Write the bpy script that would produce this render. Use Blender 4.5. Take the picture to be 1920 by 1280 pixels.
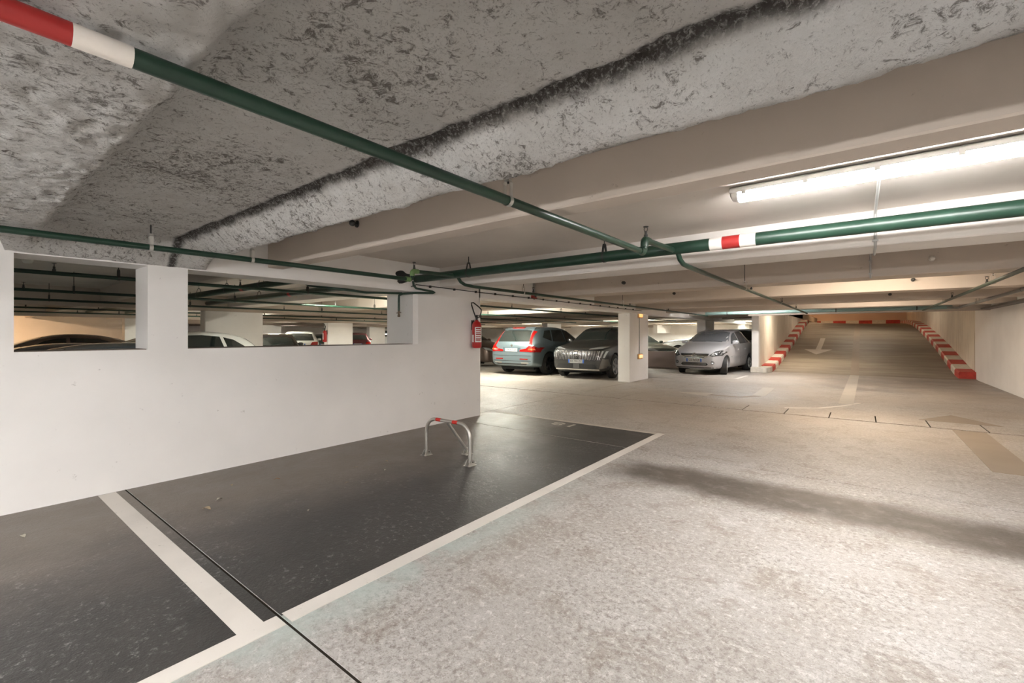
import bpy, bmesh, math, random
from mathutils import Vector, Matrix, noise
from mathutils.bvhtree import BVHTree
from mathutils.geometry import delaunay_2d_cdt

for o in list(bpy.data.objects):
    bpy.data.objects.remove(o)
scene = bpy.context.scene
COL = scene.collection
PI = math.pi
random.seed(7)

# ------------------------------------------------------------------ camera
cam_data = bpy.data.cameras.new('camera')
cam_data.sensor_width = 36.0
cam_data.lens = 840.0 * 36.0 / 1920.0
cam_data.shift_y = -12.0 / 1920.0
cam_data.clip_start = 0.02
cam_data.clip_end = 200
cam = bpy.data.objects.new('camera', cam_data)
COL.objects.link(cam)
cam.location = (0, 0, 1.35)
cam.rotation_euler = (PI / 2, 0, math.radians(37.946))
scene.camera = cam

# ------------------------------------------------------------------ world, exposure
world = bpy.data.worlds.new('world')
scene.world = world
world.use_nodes = True
world.node_tree.nodes['Background'].inputs[0].default_value = (0.9, 0.95, 1.0, 1)
world.node_tree.nodes['Background'].inputs[1].default_value = 0.01
scene.view_settings.view_transform = 'Standard'
scene.view_settings.look = 'None'
scene.view_settings.gamma = 1.0
scene.view_settings.use_curve_mapping = False
scene.view_settings.exposure = 2.1
scene.cycles.use_denoising = True
scene.cycles.max_bounces = 9
scene.cycles.diffuse_bounces = 6
scene.cycles.glossy_bounces = 4
scene.cycles.caustics_reflective = False
scene.cycles.caustics_refractive = False
scene.cycles.sample_clamp_indirect = 6.0

COOL = (1.0, 0.985, 0.97)
WARM = (1.0, 0.84, 0.66)
GREENISH = (1.0, 0.985, 0.85)
ORANGE = (1.0, 0.62, 0.34)
P_LAMP = 60.0          # emission of the tube diffusers


# ------------------------------------------------------------------ helpers
class MB:
    """collects geometry for one mesh object"""
    def __init__(self):
        self.v = []; self.f = []

    def add(self, vs, fs):
        b = len(self.v)
        self.v += [tuple(p) for p in vs]
        self.f += [tuple(i + b for i in f) for f in fs]
        return self

    def box(self, x0, x1, y0, y1, z0, z1, M=None):
        vs = [(x, y, z) for z in (z0, z1) for y in (y0, y1) for x in (x0, x1)]
        if M is not None:
            vs = [M @ Vector(p) for p in vs]
        return self.add(vs, [(0, 2, 3, 1), (4, 5, 7, 6), (0, 1, 5, 4), (2, 6, 7, 3), (0, 4, 6, 2), (1, 3, 7, 5)])

    def prism(self, pts, axis, a0, a1):
        """pts: 2d polygon; extruded along axis 'x','y' or 'z' from a0 to a1"""
        def mk(p, a):
            if axis == 'x': return (a, p[0], p[1])
            if axis == 'y': return (p[0], a, p[1])
            return (p[0], p[1], a)
        n = len(pts)
        vs = [mk(p, a0) for p in pts] + [mk(p, a1) for p in pts]
        fs = [tuple(range(n - 1, -1, -1)), tuple(range(n, 2 * n))]
        fs += [(i, (i + 1) % n, n + (i + 1) % n, n + i) for i in range(n)]
        return self.add(vs, fs)

    def tube(self, path, r, seg=12, cap=True):
        path = [Vector(p) for p in path]
        rings = []
        up = None
        for i, p in enumerate(path):
            if i == 0: d = path[1] - p
            elif i == len(path) - 1: d = p - path[i - 1]
            else: d = (path[i + 1] - p).normalized() + (p - path[i - 1]).normalized()
            d.normalize()
            if up is None:
                up = Vector((0, 0, 1)) if abs(d.z) < .9 else Vector((1, 0, 0))
            s = d.cross(up)
            if s.length < 1e-4:
                s = d.orthogonal()
            s.normalize()
            up = s.cross(d).normalized()
            rr = r[i] if isinstance(r, (list, tuple)) else r
            rings.append([p + (s * math.cos(2 * PI * k / seg) + up * math.sin(2 * PI * k / seg)) * rr for k in range(seg)])
        vs = [q for ring in rings for q in ring]
        fs = []
        for i in range(len(path) - 1):
            for k in range(seg):
                a = i * seg + k; b = i * seg + (k + 1) % seg
                fs.append((a, b, b + seg, a + seg))
        if cap:
            fs.append(tuple(range(seg - 1, -1, -1)))
            o = (len(path) - 1) * seg
            fs.append(tuple(o + k for k in range(seg)))
        return self.add(vs, fs)

    def lathe(self, prof, seg=20, M=None, cap=True):
        """prof: list of (r, z) around z"""
        vs = []; fs = []
        for r, z in prof:
            for k in range(seg):
                a = 2 * PI * k / seg
                vs.append(Vector((r * math.cos(a), r * math.sin(a), z)))
        if M is not None:
            vs = [M @ p for p in vs]
        n = len(prof)
        for i in range(n - 1):
            for k in range(seg):
                a = i * seg + k; b = i * seg + (k + 1) % seg
                fs.append((a, b, b + seg, a + seg))
        if cap:
            fs.append(tuple(range(seg - 1, -1, -1)))
            fs.append(tuple((n - 1) * seg + k for k in range(seg)))
        return self.add(vs, fs)

    def build(self, name, mat, parent=None, smooth=None, loc=None):
        me = bpy.data.meshes.new(name)
        me.from_pydata(self.v, [], self.f)
        me.update()
        bm = bmesh.new(); bm.from_mesh(me)
        bmesh.ops.recalc_face_normals(bm, faces=bm.faces)
        bm.to_mesh(me); bm.free()
        return link(name, me, mat, parent, smooth, loc)


def link(name, me, mat, parent=None, smooth=None, loc=None):
    if mat is not None and len(me.materials) == 0:
        me.materials.append(mat)
    if smooth is not None:
        me.polygons.foreach_set('use_smooth', [True] * len(me.polygons))
        me.set_sharp_from_angle(angle=math.radians(smooth))
    o = bpy.data.objects.new(name, me)
    COL.objects.link(o)
    if parent is not None:
        o.parent = parent
    if loc is not None:
        o.location = loc
    return o


def tag(o, label, cat, group=None, kind=None):
    o['label'] = label
    o['category'] = cat
    if group: o['group'] = group
    if kind: o['kind'] = kind
    return o


def empty(name, loc=(0, 0, 0), rz=0.0):
    o = bpy.data.objects.new(name, None)
    o.empty_display_size = .1
    COL.objects.link(o)
    o.location = loc
    o.rotation_euler = (0, 0, rz)
    return o


def copy_tree(o, parent=None):
    c = o.copy(); COL.objects.link(c)
    c.parent = parent
    for ch in o.children:
        copy_tree(ch, c)
    return c


def bevel(o, w=.01, seg=1):
    bm = bmesh.new(); bm.from_mesh(o.data)
    bmesh.ops.bevel(bm, geom=list(bm.edges), offset=w, segments=seg, affect='EDGES', profile=.5)
    bm.to_mesh(o.data); bm.free()
    return o


# ------------------------------------------------------------------ materials
MATS = {}


class NT:
    def __init__(self, name):
        self.m = bpy.data.materials.new(name)
        self.m.use_nodes = True
        self.t = self.m.node_tree
        self.b = self.t.nodes['Principled BSDF']

    def n(self, typ, **kw):
        nd = self.t.nodes.new(typ)
        for k, v in kw.items():
            if k.startswith('in_'):
                key = k[3:]
                key = int(key) if key.isdigit() else key
                nd.inputs[key].default_value = v
            else:
                setattr(nd, k, v)
        return nd

    def l(self, a, b):
        self.t.links.new(a, b)

    def pos(self, scale=(1, 1, 1)):
        g = self.n('ShaderNodeNewGeometry')
        if scale == (1, 1, 1):
            return g.outputs['Position']
        vm = self.n('ShaderNodeVectorMath', operation='MULTIPLY')
        vm.inputs[1].default_value = scale
        self.l(g.outputs['Position'], vm.inputs[0])
        return vm.outputs[0]

    def noise(self, scale, detail=4, rough=.55, vec=None, dist=0.0):
        nd = self.n('ShaderNodeTexNoise')
        nd.inputs['Scale'].default_value = scale
        nd.inputs['Detail'].default_value = detail
        nd.inputs['Roughness'].default_value = rough
        nd.inputs['Distortion'].default_value = dist
        self.l(vec if vec is not None else self.pos(), nd.inputs['Vector'])
        return nd.outputs['Fac']

    def ramp(self, fac, stops):
        r = self.n('ShaderNodeValToRGB')
        el = r.color_ramp.elements
        while len(el) < len(stops):
            el.new(.5)
        for e, (p, c) in zip(el, stops):
            e.position = p
            e.color = c if len(c) == 4 else (*c, 1)
        self.l(fac, r.inputs[0])
        return r.outputs[0]

    def rng(self, fac, a, b, c=0.0, d=1.0, smooth=True):
        m = self.n('ShaderNodeMapRange')
        m.interpolation_type = 'SMOOTHSTEP' if smooth else 'LINEAR'
        for i, v in enumerate((a, b, c, d)):
            m.inputs[1 + i].default_value = v
        self.l(fac, m.inputs[0])
        return m.outputs[0]

    def math(self, op, a, b=None):
        m = self.n('ShaderNodeMath', operation=op)
        for i, v in enumerate((a, b)):
            if v is None: continue
            if isinstance(v, (int, float)): m.inputs[i].default_value = v
            else: self.l(v, m.inputs[i])
        return m.outputs[0]

    def mix(self, fac, a, b):
        m = self.n('ShaderNodeMix', data_type='RGBA')
        ins = {'f': m.inputs[0], 'a': m.inputs[6], 'b': m.inputs[7]}
        for k, v in (('f', fac), ('a', a), ('b', b)):
            if isinstance(v, (int, float)): ins[k].default_value = v
            elif isinstance(v, tuple): ins[k].default_value = (*v, 1) if len(v) == 3 else v
            else: self.l(v, ins[k])
        return m.outputs[2]

    def bump(self, h, strength=.3, dist=.01):
        b = self.n('ShaderNodeBump')
        b.inputs['Strength'].default_value = strength
        b.inputs['Distance'].default_value = dist
        self.l(h, b.inputs['Height'])
        self.l(b.outputs[0], self.b.inputs['Normal'])

    def set(self, **kw):
        for k, v in kw.items():
            s = self.b.inputs[k.replace('_', ' ')]
            if hasattr(v, 'links') or isinstance(v, bpy.types.NodeSocket): self.l(v, s)
            elif isinstance(v, tuple): s.default_value = (*v, 1) if len(v) == 3 else v
            else: s.default_value = v
        return self


def simple(name, col, rough=.5, metal=0.0, var=.06, scale=9.0, coat=0.0):
    """plain painted / plastic / metal surface with a little procedural unevenness"""
    if name in MATS: return MATS[name]
    t = NT(name)
    nz = t.noise(scale, 3)
    lo = tuple(max(0, c * (1 - var)) for c in col); hi = tuple(min(1, c * (1 + var)) for c in col)
    t.set(Base_Color=t.ramp(nz, [(.3, lo), (.7, hi)]), Roughness=rough, Metallic=metal)
    if coat:
        t.set(Coat_Weight=coat, Coat_Roughness=.06)
    MATS[name] = t.m
    return t.m


def emit(name, col, strength):
    if name in MATS: return MATS[name]
    t = NT(name)
    t.set(Base_Color=(.9, .9, .9), Roughness=.4)
    t.b.inputs['Emission Color'].default_value = (*col, 1)
    t.b.inputs['Emission Strength'].default_value = strength
    MATS[name] = t.m
    return t.m


def concrete_paint(name, col, speck=.5, streak=.0, rough=.75, var=.05):
    if name in MATS: return MATS[name]
    t = NT(name)
    big = t.noise(.9, 4)
    fine = t.noise(38, 3, .6)
    base = t.ramp(big, [(.3, tuple(c * (1 - var) for c in col)), (.7, tuple(min(1, c * (1 + var)) for c in col))])
    pits = t.rng(t.noise(11, 6, .7), .67 - .02 * speck, .72 - .02 * speck)
    base = t.mix(t.math('MULTIPLY', pits, .55 * speck), base, (.16, .13, .105))
    if streak:
        st = t.noise(1, 5, .6, t.pos((9, 9, .5)))
        base = t.mix(t.math('MULTIPLY', t.rng(st, .56, .74), streak), base, (.34, .27, .19))
    t.set(Base_Color=base, Roughness=rough)
    t.bump(fine, .12, .004)
    MATS[name] = t.m
    return t.m


def floor_material():
    t = NT('concrete_floor')
    p = t.pos()
    sx = t.n('ShaderNodeSeparateXYZ'); t.l(p, sx.inputs[0])
    X, Y = sx.outputs[0], sx.outputs[1]
    big = t.noise(.55, 5, .6)
    mid = t.noise(3.2, 6, .65, None, .6)
    fine = t.noise(34, 10, .82)
    grit = t.noise(120, 5, .8)
    col = t.ramp(big, [(.28, (.325, .29, .26)), (.5, (.395, .37, .345)), (.72, (.465, .45, .435))])
    col = t.mix(t.math('MULTIPLY', t.rng(mid, .46, .70), .38), col, (.60, .58, .56))
    col = t.mix(t.math('MULTIPLY', t.rng(t.noise(3.4, 9, .75, None, .8), .50, .62), .60), col, (.245, .20, .165))
    # worn aggregate: grain on several scales
    zone = t.rng(t.noise(1.3, 5, .65), .32, .66, .35, 1.0)
    col = t.mix(t.math('MULTIPLY', t.rng(fine, .47, .60, 0, .85), zone), col, (.16, .13, .108))
    col = t.mix(t.rng(t.noise(27, 10, .82), .51, .62, 0, .6), col, (.70, .68, .655))
    col = t.mix(t.rng(grit, .51, .64, 0, .65), col, (.17, .145, .12))
    pits = t.rng(t.noise(11, 9, .8, None, .5), .655, .70)
    col = t.mix(t.math('MULTIPLY', pits, .55), col, (.08, .065, .052))
    # old pale green paint left along the bay line
    g = t.math('MULTIPLY', t.rng(X, -2.15, -1.75, 1, 0), t.rng(Y, 4.5, 2.0, 0, 1))
    g = t.math('MULTIPLY', g, t.rng(mid, .35, .6))
    col = t.mix(t.math('MULTIPLY', g, .8), col, (.40, .46, .43))
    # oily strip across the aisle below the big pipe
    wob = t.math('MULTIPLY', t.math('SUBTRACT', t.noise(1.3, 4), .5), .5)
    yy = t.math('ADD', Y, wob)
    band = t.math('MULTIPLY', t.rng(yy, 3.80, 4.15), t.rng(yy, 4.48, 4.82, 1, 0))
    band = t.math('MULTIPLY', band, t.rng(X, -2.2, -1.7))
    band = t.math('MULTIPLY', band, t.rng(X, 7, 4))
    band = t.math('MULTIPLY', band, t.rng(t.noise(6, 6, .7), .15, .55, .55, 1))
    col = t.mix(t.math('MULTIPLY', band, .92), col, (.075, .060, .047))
    # tyre-polished darker lane towards the ramp
    lane = t.math('MULTIPLY', t.rng(Y, 12, 14.5), t.rng(X, -2.6, -.5))
    lane = t.math('MULTIPLY', lane, t.rng(t.noise(1.1, 4), .35, .65))
    col = t.mix(t.math('MULTIPLY', lane, .7), col, (.17, .15, .135))
    tan = t.math('MULTIPLY', t.rng(Y, 5.0, 8), t.rng(t.noise(.4, 3), .3, .6))  # tan cast of the warm lamps painted into the farther floor
    col = t.mix(t.math('MULTIPLY', tan, .45), col, (.40, .33, .26))
    rough = t.rng(mid, .3, .7, .44, .62, False)
    t.set(Base_Color=col, Roughness=rough)
    t.bump(t.math('ADD', t.math('MULTIPLY', fine, .6), mid), .30, .008)
    MATS['concrete_floor'] = t.m
    return t.m


def coating_material():
    t = NT('bay_coating')
    mid = t.noise(2.6, 6, .65, None, .5)
    fine = t.noise(60, 4, .7)
    col = t.ramp(mid, [(.3, (.030, .029, .028)), (.7, (.052, .049, .046))])
    flk = t.math('MULTIPLY', t.rng(t.noise(24, 10, .82), .54, .62), t.rng(t.noise(1.7, 4, .6), .40, .62))
    col = t.mix(t.math('MULTIPLY', flk, .8), col, (.27, .265, .255))
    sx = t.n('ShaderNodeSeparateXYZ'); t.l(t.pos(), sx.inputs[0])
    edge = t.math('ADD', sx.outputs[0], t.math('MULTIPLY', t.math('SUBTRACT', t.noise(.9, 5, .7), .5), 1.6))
    dust_sheen = t.rng(edge, -4.4, -2.9, 1, 0)  # brown haze near the wall: its reflection painted in, mixed with dust
    col = t.mix(t.math('MULTIPLY', dust_sheen, .75), col, (.20, .165, .135))
    t.set(Base_Color=col, Roughness=t.rng(mid, .3, .7, .36, .50, False))
    t.bump(t.math('ADD', fine, t.noise(16, 4)), .4, .008)
    MATS['bay_coating'] = t.m
    return t.m


def line_material(name, col, wear=.5):
    t = NT(name)
    w = t.rng(t.noise(14, 7, .75), .60, .70)
    c = t.mix(t.math('MULTIPLY', w, wear), col, (.30, .27, .24))
    c = t.mix(t.math('MULTIPLY', t.rng(t.noise(2, 4), .45, .7), .3), c, tuple(x * .75 for x in col))
    t.set(Base_Color=c, Roughness=.6)
    t.bump(t.noise(50, 3), .12, .004)
    MATS[name] = t.m
    return t.m


def flock_material():
    t = NT('sprayed_flock')
    p = t.pos()
    sx = t.n('ShaderNodeSeparateXYZ'); t.l(p, sx.inputs[0])
    X, Y = sx.outputs[0], sx.outputs[1]
    n1 = t.noise(25, 10, .80, None, .7)
    n2 = t.noise(85, 8, .82, None, .4)
    n3 = t.noise(1.7, 5, .65)
    col = t.ramp(t.noise(7, 6, .6), [(.3, (.74, .72, .69)), (.7, (.86, .85, .83))])
    bias = t.math('MULTIPLY', t.math('SUBTRACT', n3, .5), .30)
    f1 = t.rng(t.math('ADD', n1, bias), .515, .62)
    f2 = t.rng(t.math('ADD', n2, t.math('MULTIPLY', bias, .7)), .53, .635)
    col = t.mix(t.math('MULTIPLY', f1, .84), col, (.13, .11, .092))
    col = t.mix(t.math('MULTIPLY', f2, .66), col, (.15, .13, .11))
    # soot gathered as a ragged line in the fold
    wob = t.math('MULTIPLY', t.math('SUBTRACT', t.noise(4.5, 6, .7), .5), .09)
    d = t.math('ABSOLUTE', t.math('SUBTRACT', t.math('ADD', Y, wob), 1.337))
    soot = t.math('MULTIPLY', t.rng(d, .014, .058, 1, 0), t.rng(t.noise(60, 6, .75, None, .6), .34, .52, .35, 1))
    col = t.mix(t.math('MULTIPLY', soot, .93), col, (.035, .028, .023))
    t.set(Base_Color=col, Roughness=.95)
    t.bump(t.math('ADD', n1, t.math('MULTIPLY', n2, .6)), 1.0, .022)
    MATS['sprayed_flock'] = t.m
    return t.m


def pipe_material():
    t = NT('green_pipe_paint')
    nz = t.noise(7, 5, .6)
    col = t.ramp(nz, [(.3, (.008, .028, .017)), (.7, (.015, .045, .028))])
    t.set(Base_Color=col, Roughness=.38)
    MATS['green'] = t.m
    return t.m


def ramp_material():
    t = NT('ramp_concrete')
    st = t.noise(1.2, 6, .65, t.pos((.35, 1.6, 1)))
    col = t.ramp(st, [(.3, (.19, .16, .125)), (.5, (.27, .235, .185)), (.7, (.37, .33, .26))])
    col = t.mix(t.math('MULTIPLY', t.rng(t.noise(30, 4), .5, .7), .3), col, (.2, .17, .14))
    gr = t.n('ShaderNodeTexWave', wave_type='BANDS', bands_direction='Y')
    gr.inputs['Scale'].default_value = 6
    t.l(t.pos(), gr.inputs['Vector'])
    t.set(Base_Color=col, Roughness=.6)
    t.bump(gr.outputs['Fac'], .15, .01)
    MATS['ramp_concrete'] = t.m
    return t.m


M_floor = floor_material()
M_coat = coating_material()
M_flock = flock_material()
M_green = pipe_material()
M_ramp = ramp_material()
M_line = line_material('white_line_paint', (.66, .62, .57), .6)
M_line_f = line_material('faded_line_paint', (.50, .46, .40), .9)
M_line_d = line_material('ghost_line_paint', (.30, .245, .19), .5)
M_wall = concrete_paint('white_wall_paint', (.86, .84, .82), .5)
M_beam = concrete_paint('beam_paint', (.52, .455, .395), .7)
M_beam_lit = concrete_paint('lit_beam_paint', (.74, .70, .66), .5)  # paler beam colour, paints in the lamp light on the second beam
M_slab = concrete_paint('slab_paint', (.62, .57, .52), .4, var=.10)
M_plaster = concrete_paint('stained_plaster', (.76, .71, .62), .5, streak=.8, var=.1)
M_peach = concrete_paint('peach_wall_paint', (.72, .56, .45), .3)
M_pink = concrete_paint('low_wall_paint', (.60, .49, .44), .4)
M_joint = simple('joint_filler', (.03, .025, .02), 1.0)
M_joint.node_tree.nodes['Principled BSDF'].inputs['Specular IOR Level'].default_value = .05
M_red = simple('red_paint', (.33, .02, .018), .45)
M_white = simple('white_paint', (.72, .68, .63), .5)
M_steel = simple('galvanised_steel', (.62, .61, .58), .38, .85)
M_dark = simple('dark_steel', (.05, .05, .048), .5, .4)
M_black = simple('black_plastic', (.018, .018, .018), .5)
M_brass = simple('pale_green_fitting', (.16, .27, .10), .45)
M_grey = simple('grey_plastic', (.42, .42, .41), .5)

# ------------------------------------------------------------------ floor
floor = MB().box(-42, 3.2, -9, 48, -.30, -.004).build('floor', M_joint)
tag(floor, 'worn grey concrete floor of the car park with saw-cut joints', 'floor', kind='structure')
YJ = [-9, -3.2, 1.01, 5.08, 8.92, 14.0, 18.95]
G = .007
for i in range(len(YJ) - 1):
    y0, y1 = YJ[i] + G, YJ[i + 1] - G
    if YJ[i] == 8.92: y0 = 9.62
    for x0, x1 in ((-5.22, 2.74), (-13.3, -5.22), (-42, -13.3)):
        MB().box(x0 + G, x1 - G, y0, y1, -.05, 0).build('floor_slab', M_floor, floor)
for x0, x1 in ((-5.22, -3.0), (-13.3, -5.22), (-42, -13.3)):
    MB().box(x0 + G, x1 - G, 18.95 + G, 47.5, -.05, 0).build('floor_slab', M_floor, floor)
# covers of the drain channel across the aisle
xs = [-42, -13.3, -9.4, -6.4, -4.1, -2.6, -1.70, -1.05, -.42, .18, .80, 1.40, 2.05, 2.74]
for a, b in zip(xs, xs[1:]):
    c = MB().box(a + .009, b - .009, 8.945, 9.595, -.05, .004).build('drain_cover', M_floor, floor)
# dark coating of the parking bays
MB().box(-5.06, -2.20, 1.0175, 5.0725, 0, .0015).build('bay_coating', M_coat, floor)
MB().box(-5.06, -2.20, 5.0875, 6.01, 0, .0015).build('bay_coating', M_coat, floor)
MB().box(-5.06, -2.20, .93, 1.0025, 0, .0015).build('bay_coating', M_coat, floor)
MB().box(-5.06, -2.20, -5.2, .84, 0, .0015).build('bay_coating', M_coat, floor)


def ribbon(pts, w, name, mat, z=.003, parent=None):
    """painted stripe of width w along a polyline"""
    pts = [Vector((*p, 0)) for p in pts]
    L, R_ = [], []
    for i, p in enumerate(pts):
        d = (pts[min(i + 1, len(pts) - 1)] - pts[max(i - 1, 0)]).normalized()
        n = Vector((-d.y, d.x, 0)) * w / 2
        L.append(p + n); R_.append(p - n)
    m = MB()
    n = len(pts)
    vs = [(q.x, q.y, z) for q in L + R_] + [(q.x, q.y, z - .003) for q in L + R_]
    fs = []
    for i in range(n - 1):
        fs += [(i, i + 1, n + i + 1, n + i), (i, 2 * n + i, 2 * n + i + 1, i + 1),
               (n + i, n + i + 1, 3 * n + i + 1, 3 * n + i)]
    m.add(vs, fs)
    return m.build(name, mat, parent or floor)


ribbon([(-2.165, -5.2), (-2.165, 1.0)], .10, 'bay_line', M_line)
ribbon([(-2.165, 1.025), (-2.165, 6.10)], .10, 'bay_line', M_line)
ribbon([(-5.05, .885), (-2.215, .885)], .115, 'bay_line', M_line)
ribbon([(-5.05, 6.05), (-2.215, 6.06)], .07, 'bay_line', M_line_f)


def text_mesh(body, size, name, mat, parent, M, extrude=.002):
    cu = bpy.data.curves.new('text', 'FONT')
    cu.body = body; cu.size = size; cu.extrude = extrude
    cu.align_x = 'CENTER'; cu.align_y = 'CENTER'; cu.resolution_u = 2
    to = bpy.data.objects.new('text', cu)
    COL.objects.link(to)
    me = bpy.data.meshes.new_from_object(to)
    bpy.data.objects.remove(to); bpy.data.curves.remove(cu)
    me.transform(M)
    me.materials.clear()
    return link(name, me, mat, parent)


text_mesh('18', .46, 'bay_number', M_line_f, floor,
          Matrix.Translation((-3.52, 5.82, .003)) @ Matrix.Rotation(PI, 4, 'Z') @ Matrix.Scale(.62, 4, (0, 1, 0)), .001)


def flat_poly(pts, name, mat, z=.003):
    MB().prism(pts, 'z', 0, z).build(name, mat, floor)


# arrows and guide lines on the aisle floor
ribbon([(-1.80, 11.2), (-1.86, 13.1)], .26, 'arrow_stem', M_line_f)
ribbon([(-1.80, 11.2), (-2.1, 10.75), (-2.75, 10.75)], .16, 'arrow_stem', M_line_d)
flat_poly([(-2.7, 10.45), (-2.7, 11.15), (-3.4, 10.80)], 'arrow_head', M_line_f)
flat_poly([(1.02, 6.4), (1.36, 6.4), (1.36, 8.9), (1.02, 8.9)], 'arrow_stem', M_line_d)
flat_poly([(.72, 9.62), (1.66, 9.62), (1.19, 10.5)], 'arrow_head', M_line_d)
ribbon([(-.24, 10.95), (-.18, 18.9)], .24, 'guide_line', M_line_f)
ribbon([(-1.12, 9.66), (-.62, 10.0), (-.28, 10.6), (-.02, 11.25)], .085, 'guide_line', M_line)
ribbon([(-3.05, 15.2), (-3.0, 16.6)], .10, 'guide_line', M_line)
ribbon([(-5.0, 15.0), (-3.1, 15.0)], .09, 'guide_line', M_line_f)
for x in (-8.15, -10.6):
    ribbon([(x, 12.0), (x, 17.4)], .09, 'guide_line', M_line_f)

# ------------------------------------------------------------------ ceiling: slab, beams, girders
ZS, ZB = 2.37, 2.08
ceiling = MB().box(-42, 3.2, -9, 17.5, ZS, 2.75).build('ceiling', M_slab)
tag(ceiling, 'painted concrete ceiling slab carried by a row of cross beams', 'ceiling', kind='structure')
MB().box(-42, -2.95, 17.5, 48, ZS, 2.75).build('ceiling_slab', M_slab, ceiling)
BEAMS = [2.2 + 2.51 * n for n in range(-4, 18)]
for y in BEAMS:
    w = .17 if abs(y - 2.2) < .01 else .45
    x1 = 2.73 if y < 17.5 else -3.1
    b = MB().box(-42, x1, y, y + w, ZB, ZS + .05).build('ceiling_beam', M_beam_lit if abs(y - 4.71) < .02 else M_beam, ceiling)
    bevel(b, .008)
# slab above the ramp, rising with it
rc = MB()
rc.prism([(17.5, 2.3), (22, 2.55), (30, 4.1), (36, 4.7), (48, 4.8), (48, 5.0), (17.5, 5.0)], 'x', -12, 3.1)
rc.build('ramp_ceiling', M_slab, ceiling)

COLX = (-5.07, -13.2, -21.2, -29.2)
for gx in COLX:
    MB().box(gx - .36, gx, 5.6 if gx == -5.07 else -9, 47, 1.975, ZS + .02).build('girder', M_wall if gx == -5.07 else M_beam, ceiling)

# sprayed flock on the first bays
def flock_profile(y):
    P = [(-9, 2.06), (.34, 2.06), (.405, 2.062), (.43, 2.075), (.455, 2.12), (.485, 2.18), (.55, 2.21), (.8, 2.22), (1.2, 2.222),
         (1.30, 2.215), (1.335, 2.235), (1.365, 2.20), (1.43, 2.135), (1.50, 2.082), (1.555, 2.060), (1.585, 2.062), (1.61, 2.085), (1.66, 2.15), (1.76, 2.24), (2.2, 2.345), (9, 2.345)]
    for (a, za), (b, zb) in zip(P, P[1:]):
        if a <= y <= b:
            return za + (zb - za) * (y - a) / (b - a)
    return 2.3


def sstep(a, b, v):
    t = max(0.0, min(1.0, (v - a) / (b - a)))
    return t * t * (3 - 2 * t)


def build_flock():
    ys = []
    y = -2.5
    while y < 2.19:
        ys.append(y)
        y += .05 if y < -.4 else (.022 if y < .36 else (.010 if y < .62 else (.015 if y < 1.2 else (.009 if y < 1.66 else .04))))
    ys.append(2.195)
    xs = []
    x = -5.09
    while x < 3.0:
        xs.append(x)
        x += .014 if x < -4.6 else (.017 if x < 1.6 else .04)
    V = []; F = []
    nx = len(xs)
    for yv in ys:
        for xv in xs:
            p = Vector((xv, yv, 0))
            n1 = noise.noise(p * 2.1); n2 = noise.noise(p * 7.3 + Vector((5, 2, 1))); n3 = noise.noise(p * 21)
            n4 = noise.noise(Vector((xv * 2.5, 0, 3)))
            dy = .022 * n1 + .010 * n2 + .012 * n4
            z = flock_profile(yv + dy * (1 if -8 < yv < 2.0 else 0))
            n5 = noise.noise(p * 47)
            z += .008 * n2 * (.3 if yv < .4 else 1) + (.008 * n3 + .006 * n5) * (1 if yv < 1.62 else .3)
            if .30 < yv < 1.62:
                k = 1 - sstep(-5.07, -4.84, xv + .03 * n2)
                tgt = 1.985 + .006 * n2
                z = z * (1 - k) + min(z, tgt) * k
            V.append((xv, yv, z))
    for j in range(len(ys) - 1):
        for i in range(nx - 1):
            a = j * nx + i
            F.append((a, a + 1, a + nx + 1, a + nx))
    me = bpy.data.meshes.new('sprayed_flock')
    me.from_pydata(V, [], F); me.update()
    me.polygons.foreach_set('use_smooth', [True] * len(me.polygons))
    o = link('sprayed_insulation', me, M_flock, ceiling)
    o['kind'] = 'stuff'
    o['label'] = 'rough grey sprayed insulation hanging in soft folds under the slab'
    return o


build_flock()

# ------------------------------------------------------------------ left wall with its two openings
wall = MB().box(-5.43, -5.07, -9, 5.63, 0, 1.22).build('wall_left', M_wall)
tag(wall, 'white painted concrete wall with two long openings beside the bays', 'wall', kind='structure')
MB().box(-5.43, -5.07, -9, 5.63, 1.975, ZS + .02).build('lintel', M_wall, wall)
MB().box(-5.44, -5.07, -9, .356, 1.22, 1.975).build('pier', M_wall, wall)
MB().box(-5.47, -5.07, 1.165, 1.47, 1.22, 1.975).build('pier', M_wall, wall)
p3 = MB()
p3.prism([(-5.07, 4.285), (-5.10, 4.215), (-5.70, 4.215), (-5.70, 5.63), (-5.07, 5.63)], 'z', 1.22, 1.975)
p3.build('pier', M_wall, wall)
MB().box(-5.70, -5.43, 4.215, 5.63, 0, 1.22).build('pier', M_wall, wall)
MB().box(-5.70, -5.43, 4.215, 5.63, 1.975, ZS).build('pier', M_wall, wall)
MB().box(-5.42, -5.09, .36, 1.16, 1.22, 1.226).build('sill_dust', simple('sill_dirt', (.16, .13, .11), .95), wall)
MB().box(-5.42, -5.09, 1.48, 4.2, 1.22, 1.226).build('sill_dust', simple('sill_dirt', (.16, .13, .11), .95), wall)
# pocket round the big pipe where it goes through the lintel
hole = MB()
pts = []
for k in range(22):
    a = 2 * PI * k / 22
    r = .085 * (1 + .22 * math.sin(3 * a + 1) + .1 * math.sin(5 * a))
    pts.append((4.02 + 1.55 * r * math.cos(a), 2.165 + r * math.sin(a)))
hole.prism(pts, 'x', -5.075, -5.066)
hole.build('pipe_pocket', M_black, wall)

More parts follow.
